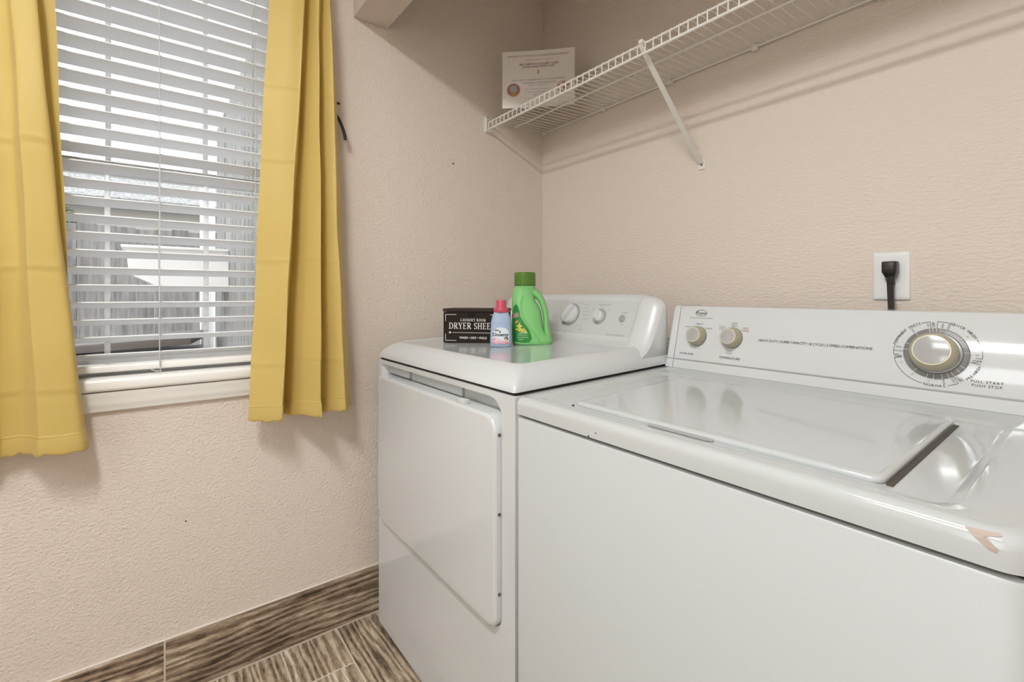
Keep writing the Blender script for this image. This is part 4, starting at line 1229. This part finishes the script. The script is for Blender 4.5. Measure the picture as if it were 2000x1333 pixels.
decal(g, FF, SPROF, [(-0.0225, 0.0235), (-0.0170, 0.0285), (-0.0150, 0.0250), (-0.0185, 0.0200), (-0.0228, 0.0185)], 0.0011)
obj('pink_band', g, M_PINK, label, smooth=60)
def ell(cx, cz, a, b, rot=0, n=14):
    c, s = math.cos(rot), math.sin(rot)
    return [(cx + a * math.cos(2 * PI * k / n) * c - b * math.sin(2 * PI * k / n) * s, cz + a * math.cos(2 * PI * k / n) * s + b * math.sin(2 * PI * k / n) * c) for k in range(n)]
g = G(); decal(g, FF, SPROF, ell(0.0158, 0.0250, 0.0058, 0.0050), 0.0012); obj('portrait_hair', g, M_HAIR, label, smooth=60)
g = G(); decal(g, FF, SPROF, ell(0.0148, 0.0232, 0.0042, 0.0034, 0.4), 0.0016); obj('portrait_face', g, M_SKIN, label, smooth=60)
g = G(); decal(g, FF, SPROF, ell(0.0165, 0.0190, 0.0075, 0.0017, 0.1), 0.0014); obj('portrait_collar', g, M_PRINTW, label, smooth=60)
g = G(); decal_text(g, FF, SPROF, 'Downy', -0.001, 0.0365, 0.0145, 0.0010, off=0.0004, sx=1.08); decal_text(g, FF, SPROF, 'ultra', -0.012, 0.0500, 0.0060, 0.0010, shear=0.2); decal(g, FF, SPROF, ell(-0.002, 0.0445, 0.0025, 0.0022), 0.0010)
obj('lettering', g, mat('ink_blue_black', (0.03, 0.035, 0.05, 1), 0.5), label, smooth=0)['kind'] = 'stuff'
g = G(); decal_text(g, FF, SPROF, 'Ultra', -0.0125, 0.0495, 0.0085, 0.0009, shear=0.2, off=0.0004); obj('gold_lettering', g, mat('ink_gold', (0.34, 0.30, 0.22, 1), 0.5), label, smooth=0)['kind'] = 'stuff'
g = G(); decal_text(g, FF, SPROF, 'April Fresh', -0.002, 0.0128, 0.0066, 0.0016, off=0.0001); obj('white_lettering', g, M_PRINTW, label, smooth=0)['kind'] = 'stuff'

# ---- green detergent bottle with a moulded handle
ang = math.radians(50)
DF = Frame(0.492, -0.4735, deck_z(-0.473), ang)
det = thing('detergent_bottle', DF.o, 'green liquid detergent bottle with side handle and dark green cap', 'bottle')
# body: (centre u, half width, half depth, z)
_lr = [(-0.0575, 0.0575, 0.0300, 0.0), (-0.0605, 0.0605, 0.0325, 0.004), (-0.0616, 0.0615, 0.0335, 0.012), (-0.0616, 0.0560, 0.0332, 0.020), (-0.0616, 0.0440, 0.0330, 0.0275), (-0.0616, 0.0355, 0.0325, 0.044), (-0.0616, 0.0312, 0.0318, 0.064), (-0.0616, 0.0298, 0.0312, 0.085), (-0.0616, 0.0265, 0.0305, 0.101), (-0.0616, 0.0200, 0.0296, 0.117), (-0.0614, 0.0110, 0.0284, 0.130), (-0.0612, 0.0085, 0.0278, 0.140), (-0.0604, 0.0105, 0.0276, 0.151), (-0.0590, 0.0122, 0.0280, 0.160), (-0.0570, 0.0118, 0.0284, 0.1675), (-0.0535, 0.0100, 0.0300, 0.1715), (-0.0530, 0.0095, 0.0300, 0.185)]
DB = [((a + b) / 2, (b - a) / 2, c, z) for a, b, c, z in _lr]
def dring(cu, hu, hf, z, n=48):
    p = 2.5 if z < 0.15 else 2.0
    return sring(DF, hu, hf, z, n, p, cu)
g = G(); g.loft([dring(*r) for r in DB])
db = obj('body', g, M_GREEN, det, smooth=60)
# handle sweeping from the shoulder to the base
hp = [(-0.004, 0.160), (0.0085, 0.1550), (0.0205, 0.1440), (0.0300, 0.1290), (0.0375, 0.1080), (0.0413, 0.0880), (0.0425, 0.0680), (0.0437, 0.0500), (0.0462, 0.0330), (0.0490, 0.0170)]
hw_ = [0.0120, 0.0118, 0.0108, 0.0100, 0.0093, 0.0089, 0.0090, 0.0092, 0.0098, 0.0110]
hc = catmull([(u, 0, z) for u, z in hp], 5)
ww = []
for i in range(len(hw_) - 1):
    for k in range(5): ww.append(hw_[i] + (hw_[i + 1] - hw_[i]) * k / 5)
ww.append(hw_[-1])
R = []
for i, p in enumerate(hc):
    t = (hc[min(i + 1, len(hc) - 1)] - hc[max(i - 1, 0)]).normalized()
    nn = Vector((t.z, 0, -t.x))
    ring_ = []
    for k in range(20):
        a = 2 * PI * k / 20
        q = p + nn * (ww[i] * math.cos(a))
        ring_.append(DF.p(q.x, 0.0165 * math.sin(a) * (1 + 0.25 * (1 - i / len(hc))), q.z))
    R.append(ring_)
g = G(); g.loft(R); obj('handle', g, M_GREEN, det, smooth=60)
# swept ridge framing the grip panel
rp_ = [(-0.028, 0.148), (-0.033, 0.128), (-0.0335, 0.108), (-0.029, 0.088), (-0.0157, 0.064), (-0.004, 0.047), (0.0067, 0.033), (0.017, 0.018), (0.024, 0.007)]
prof2 = [(r[1], r[2], r[3]) for r in DB]
def dsurf(u, z, h):
    for r0, r1 in zip(DB, DB[1:]):
        if r0[3] <= z <= r1[3]:
            t = (z - r0[3]) / (r1[3] - r0[3])
            cu, hu, hf = [r0[i] + (r1[i] - r0[i]) * t for i in range(3)]
            break
    q = min(abs((u - cu) / hu), 0.99)
    return DF.p(u, hf * (1 - q ** 2.5) ** 0.4 + h, z)
cr = catmull([(u, 0, z) for u, z in rp_], 5)
g = G(); g.tube([dsurf(p.x, p.z, -0.0004) for p in cr], [0.0022 + 0.0010 * (i / len(cr)) for i in range(len(cr))], 8); obj('grip_ridge', g, M_GREEN, db, smooth=60)
g = G(); g.lathe([(0.0296, 0.1715), (0.0300, 0.1745), (0.0292, 0.1752)], DF.p(-0.0218, 0, 0), DF.u, DF.f, (0, 0, 1), 40); obj('neck_ring', g, M_GREEN, det)
def capmat():
    m = mat('cap_translucent_green', (0.13, 0.27, 0.045, 1), 0.25)
    b = m.node_tree.nodes['Principled BSDF']
    b.inputs['Transmission Weight'].default_value = 0.35
    b.inputs['IOR'].default_value = 1.3
    return m
g = G(); g.lathe([(0.0310, 0.1775), (0.0328, 0.179), (0.0326, 0.186), (0.0322, 0.214), (0.0310, 0.217), (0.0290, 0.2178), (0.0285, 0.2150), (0.001, 0.2140)], DF.p(-0.0218, 0, 0), DF.u, DF.f, (0, 0, 1), 40)
dc = obj('cap', g, capmat(), det, smooth=50)
g = G(); g.lathe([(0.0331, 0.1778), (0.0331, 0.1800)], DF.p(-0.0218, 0, 0), DF.u, DF.f, (0, 0, 1), 40); obj('cap_rim', g, mat('cap_rim_dark', (0.03, 0.10, 0.02, 1), 0.4), dc)
def ddecal(g, poly, h):
    bm = bmesh.new()
    f = bm.faces.new([bm.verts.new((a, b, 0)) for a, b in poly]); bmesh.ops.triangulate(bm, faces=[f])
    for _ in range(4):
        es = [e for e in bm.edges if e.calc_length() > 0.006]
        if not es: break
        bmesh.ops.subdivide_edges(bm, edges=es, cuts=1); bmesh.ops.triangulate(bm, faces=list(bm.faces))
    bm.verts.index_update()
    g.add([dsurf(v.co.x, v.co.y, h) for v in bm.verts], [[v.index for v in f.verts] for f in bm.faces]); bm.free()
g = G(); ddecal(g, [(-0.056, 0.010), (-0.022, 0.007), (-0.007, 0.009), (-0.001, 0.018), (-0.0015, 0.0265), (-0.0075, 0.044), (-0.022, 0.064), (-0.0345, 0.085), (-0.038, 0.105), (-0.043, 0.118), (-0.049, 0.122), (-0.055, 0.114), (-0.0585, 0.090), (-0.0585, 0.040)], 0.0005)
dlab = obj('label', g, M_GREENLAB, det, smooth=60)
g = G()
for (a, b_) in ((-0.030, 0.058), (-0.026, 0.052), (-0.020, 0.049), (-0.014, 0.046), (-0.024, 0.062), (-0.018, 0.055), (-0.032, 0.048), (-0.010, 0.042), (-0.025, 0.044), (-0.017, 0.041)):
    for q in range(3):
        ddecal(g, ell(a - 0.013 + random.uniform(-.003, .003), b_ + random.uniform(-.003, .003), 0.0036, 0.0018, random.uniform(0, 3), 8), 0.0009 + 0.0001 * q)
obj('yellow_flowers', g, M_YEL, dlab, smooth=60)
g = G(); ddecal(g, ell(-0.046, 0.069, 0.006, 0.003, 0.9), 0.0011); ddecal(g, ell(-0.020, 0.045, 0.004, 0.002, 2.4), 0.0011); obj('orange_petals', g, M_ORANGE, dlab, smooth=60)
g = G()
V, F = text_geo('Gain', 0.030, 'CENTER', 0.95, 0.0, 0.0012)
g.add([dsurf(-0.0505 + v.x * 0.40, 0.0885 + v.y * 0.72 + v.x * 0.12, 0.0010) for v in V], F); obj('lettering_outline', g, M_PRINTW, dlab, smooth=0)['kind'] = 'stuff'
V, F = text_geo('Gain', 0.030, 'CENTER', 0.95, 0.0, 0.0002)
g = G(); g.add([dsurf(-0.0505 + v.x * 0.40, 0.0885 + v.y * 0.72 + v.x * 0.12, 0.0014) for v in V], F); obj('lettering', g, M_RED, dlab, smooth=0)['kind'] = 'stuff'
g = G()
for z, a, b_ in ((0.0345, -0.042, -0.012), (0.0290, -0.045, -0.014), (0.0225, -0.046, -0.012), (0.0160, -0.044, -0.026)):
    ddecal(g, [(a, z), (b_, z + 0.0005), (b_, z + 0.0018), (a, z + 0.0013)], 0.0009)
ddecal(g, ell(-0.018, 0.0385, 0.004, 0.0022, 0.3), 0.0010)
obj('pale_lettering', g, mat('label_pale_green', (0.45, 0.62, 0.42, 1), 0.4), dlab, smooth=60)['kind'] = 'stuff'

# ================================================================== CEILING LAMPS (above and behind the camera)
def fixture(name, label, x0, x1, y0, y1, drop, strength, colr):
    t = thing(name, ((x0 + x1) / 2, (y0 + y1) / 2, RZ), label, 'ceiling light')
    g = G(); g.box(x0 - 0.02, x1 + 0.02, y0 - 0.02, y1 + 0.02, RZ - drop + 0.012, RZ, 0.004)
    obj('housing', g, M_VINYL, t)
    m = bpy.data.materials.new(name + '_glow'); m.use_nodes = True
    nt = m.node_tree; nt.nodes.remove(nt.nodes['Principled BSDF'])
    e = nt.nodes.new('ShaderNodeEmission'); e.inputs[0].default_value = colr; e.inputs[1].default_value = strength
    nt.links.new(e.outputs[0], nt.nodes['Material Output'].inputs[0])
    g = G(); g.box(x0, x1, y0, y1, RZ - drop, RZ - drop + 0.012, 0.003)
    obj('diffuser', g, m, t)
fixture('ceiling_light', 'long white ceiling light in front of the laundry closet', 1.02, 1.60, -1.87, -1.72, 0.05, LAMP_STRENGTH, (0.96, 0.985, 1.0, 1))
fixture('ceiling_light', 'wide white ceiling light panel further back in the room', 0.93, 2.05, -3.06, -2.45, 0.05, LAMP2_STRENGTH, (0.97, 0.99, 1.0, 1))

# ================================================================== OUTSIDE THE WINDOW
def rough_mat(name, c1, c2, scale, stretch=(1, 1, 1), rough=0.9):
    m = mat(name, c1, rough)
    nt, N, L, b = nodes_of(m)
    tc = N.new('ShaderNodeTexCoord'); oi = N.new('ShaderNodeObjectInfo')
    mp = N.new('ShaderNodeMapping'); mp.inputs['Scale'].default_value = stretch
    L.new(tc.outputs['Object'], mp.inputs[0])
    n = N.new('ShaderNodeTexNoise'); n.noise_dimensions = '4D'; n.inputs['Scale'].default_value = scale; n.inputs['Detail'].default_value = 4
    ml = N.new('ShaderNodeMath'); ml.operation = 'MULTIPLY'; ml.inputs[1].default_value = 30
    L.new(oi.outputs['Random'], ml.inputs[0]); L.new(ml.outputs[0], n.inputs['W'])
    L.new(mp.outputs[0], n.inputs['Vector'])
    r = N.new('ShaderNodeValToRGB'); r.color_ramp.elements[0].color = c1; r.color_ramp.elements[1].color = c2
    r.color_ramp.elements[0].position = 0.3; r.color_ramp.elements[1].position = 0.7
    L.new(n.outputs[0], r.inputs[0]); L.new(r.outputs[0], b.inputs['Base Color'])
    return m
M_FENCE = rough_mat('weathered_boards', (0.085, 0.082, 0.08, 1), (0.21, 0.20, 0.195, 1), 7, (5, 5, 0.5))
M_SIDE = rough_mat('grey_side_boards', (0.13, 0.128, 0.125, 1), (0.27, 0.265, 0.255, 1), 7, (5, 5, 0.4))
M_PATIO = rough_mat('patio_concrete', (0.38, 0.365, 0.345, 1), (0.5, 0.48, 0.46, 1), 3)
M_ROOF = rough_mat('grey_shingles', (0.10, 0.10, 0.098, 1), (0.32, 0.315, 0.31, 1), 5, (1, 5, 5))
M_LEAF = rough_mat('hedge_leaves', (0.06, 0.085, 0.04, 1), (0.22, 0.25, 0.16, 1), 6)
M_BENCH = rough_mat('slate_grey_plastic', (0.16, 0.165, 0.18, 1), (0.25, 0.255, 0.27, 1), 2, rough=0.5)

g = G(); g.box(-30, 30, -20, 14, -0.30, -0.125)
struct('ground', g, M_PATIO, smooth=0)
# back fence, board by board
fence = thing('board_fence', (-4.2, -1.0, -0.12), 'weathered grey board fence across the yard outside the window', 'fence')
y = -3.4; i = 0
while y < 0.2:
    w = 0.138; h = 1.74 + random.uniform(-0.015, 0.015)
    gg = G(); gg.box(-0.010, 0.010, -w / 2, w / 2, 0, h + 0.12, 0.004, 1)
    o = obj('board', gg, M_FENCE, fence)
    o.location = Vector((-4.2 + random.uniform(-0.006, 0.006), y, -0.12)) - fence.location
    y += 0.1402
for z in (0.35, 1.45):
    g = G(); g.box(-4.28, -4.215, -3.5, 0.25, z, z + 0.085); obj('fence_rail', g, M_FENCE, fence)
# side fence at right angles to the house
sfence = thing('board_fence', (-1.6, -1.0, -0.12), 'tall pale grey board wall running away from the house, right of the white post', 'fence')
x = -0.62
while x > -2.46:
    w = 0.118
    gg = G(); gg.box(-w / 2, w / 2, -0.010, 0.010, 0, 2.42, 0.004, 1)
    o = obj('board', gg, M_SIDE, sfence)
    o.location = Vector((x, -1.0 + random.uniform(-0.004, 0.004), -0.12)) - sfence.location
    x -= 0.1195
for z in (0.4, 1.3, 2.1):
    g = G(); g.box(-2.5, -0.58, -0.985, -0.94, z, z + 0.08); obj('fence_rail', g, M_SIDE, sfence)
post = thing('porch_post', (-2.56, -1.06, -0.12), 'square white porch post at the end of the tall board wall', 'post')
g = G(); g.box(-2.605, -2.515, -1.105, -1.015, -0.12, 2.75, 0.006); obj('shaft', g, M_VINYL, post)
g = G(); g.box(-2.63, -2.49, -1.13, -0.99, -0.12, 0.06, 0.008); obj('base', g, M_VINYL, post)
# white hooded unit on the side wall
hood = thing('wall_unit', (-1.9, -1.2, 1.12), 'white hooded metal unit fixed to the board wall outside', 'wall unit')
g = G()
R = []
for z, y0 in ((1.145, -1.36), (1.215, -1.49), (1.36, -1.505)):
    R.append([(-2.12, y0, z), (-1.78, y0, z), (-1.78, -1.012, z), (-2.12, -1.012, z)])
g.loft(R); obj('hood', g, M_VINYL, hood, smooth=20)
g = G(); g.box(-2.14, -1.76, -1.525, -1.012, 1.36, 1.375, 0.003); obj('cap_plate', g, M_VINYL, hood)
# storage bench under the window, lid tilted
bench = thing('storage_bench', (-2.4, -1.7, -0.12), 'slate grey outdoor storage bench with a sloping lid beyond the glass', 'bench')
bf = Frame(-2.35, -1.75, -0.12, math.radians(90 - 14))
def bbox(u0, u1, f0, f1, z0, z1, b=0.01):
    gg = G(); gg.box(u0, u1, f0, f1, z0, z1, b); gg.shift(lambda p: bf.p(p.x, p.y, p.z)); return gg
obj('bin', bbox(-0.55, 0.62, -0.25, 0.25, 0, 0.86), M_BENCH, bench)
gl = bbox(-0.57, 0.64, -0.27, 0.27, 0.875, 0.925); gl.shift(lambda p: Vector((p.x, p.y, p.z + 0.06 * (p.y + 1.75)))); obj('bench_lid', gl, mat('bench_lid_dark', (0.10, 0.085, 0.08, 1), 0.6), bench)
obj('bench_label', bbox(0.14, 0.26, 0.249, 0.252, 0.70, 0.80, 0.0), M_VINYL, bench)
# neighbour's house
house = thing('neighbour_house', (-11, -3.0, -0.12), 'neighbouring house with pale shingled roof beyond the fence', 'house')
g = G(); g.box(-14, -9.3, -9, -0.2, -0.12, 2.75); obj('house_wall', g, mat('house_siding', (0.42, 0.40, 0.37, 1), 0.8), house)
g = G(); R = []
for yv in (-9.4, 0.05):
    R.append([(-8.8, yv, 2.62), (-11.6, yv, 3.55), (-14.4, yv, 2.62), (-14.4, yv, 2.74), (-11.6, yv, 3.70), (-8.8, yv, 2.74)])
g.loft(R); obj('roof', g, M_ROOF, house, smooth=0)
g = G(); g.box(-8.86, -8.78, -9.4, 0.05, 2.55, 2.72); obj('gutter', g, mat('gutter_dark', (0.08, 0.08, 0.085, 1), 0.6), house)
# leafy hedge along the fence
def hedge(name, label, x0, x1, y0, y1, z1, n, seed):
    rnd = random.Random(seed); g = G()
    for _ in range(n):
        u, v, w = rnd.random(), rnd.random(), rnd.random()
        c = Vector((x0 + (x1 - x0) * u, y0 + (y1 - y0) * v, -0.1 + (z1 + 0.1) * (w ** 0.7) * (0.86 + 0.14 * math.sin(v * 9))))
        a = Vector((rnd.gauss(0, 1), rnd.gauss(0, 1), rnd.gauss(0, 1))).normalized(); b = a.orthogonal().normalized()
        s_ = rnd.uniform(0.03, 0.06)
        g.add([c - a * s_, c + b * s_ * 0.5, c + a * s_, c - b * s_ * 0.5], [(0, 1, 2, 3)])
    o = obj(name, g, M_LEAF, None, smooth=0)
    o['kind'] = 'stuff'
    return tag(o, label, 'hedge')
hedge('hedge', 'leafy green hedge rising behind the board fence at left', -5.6, -4.5, -3.4, -1.9, 1.95, 5000, 3)
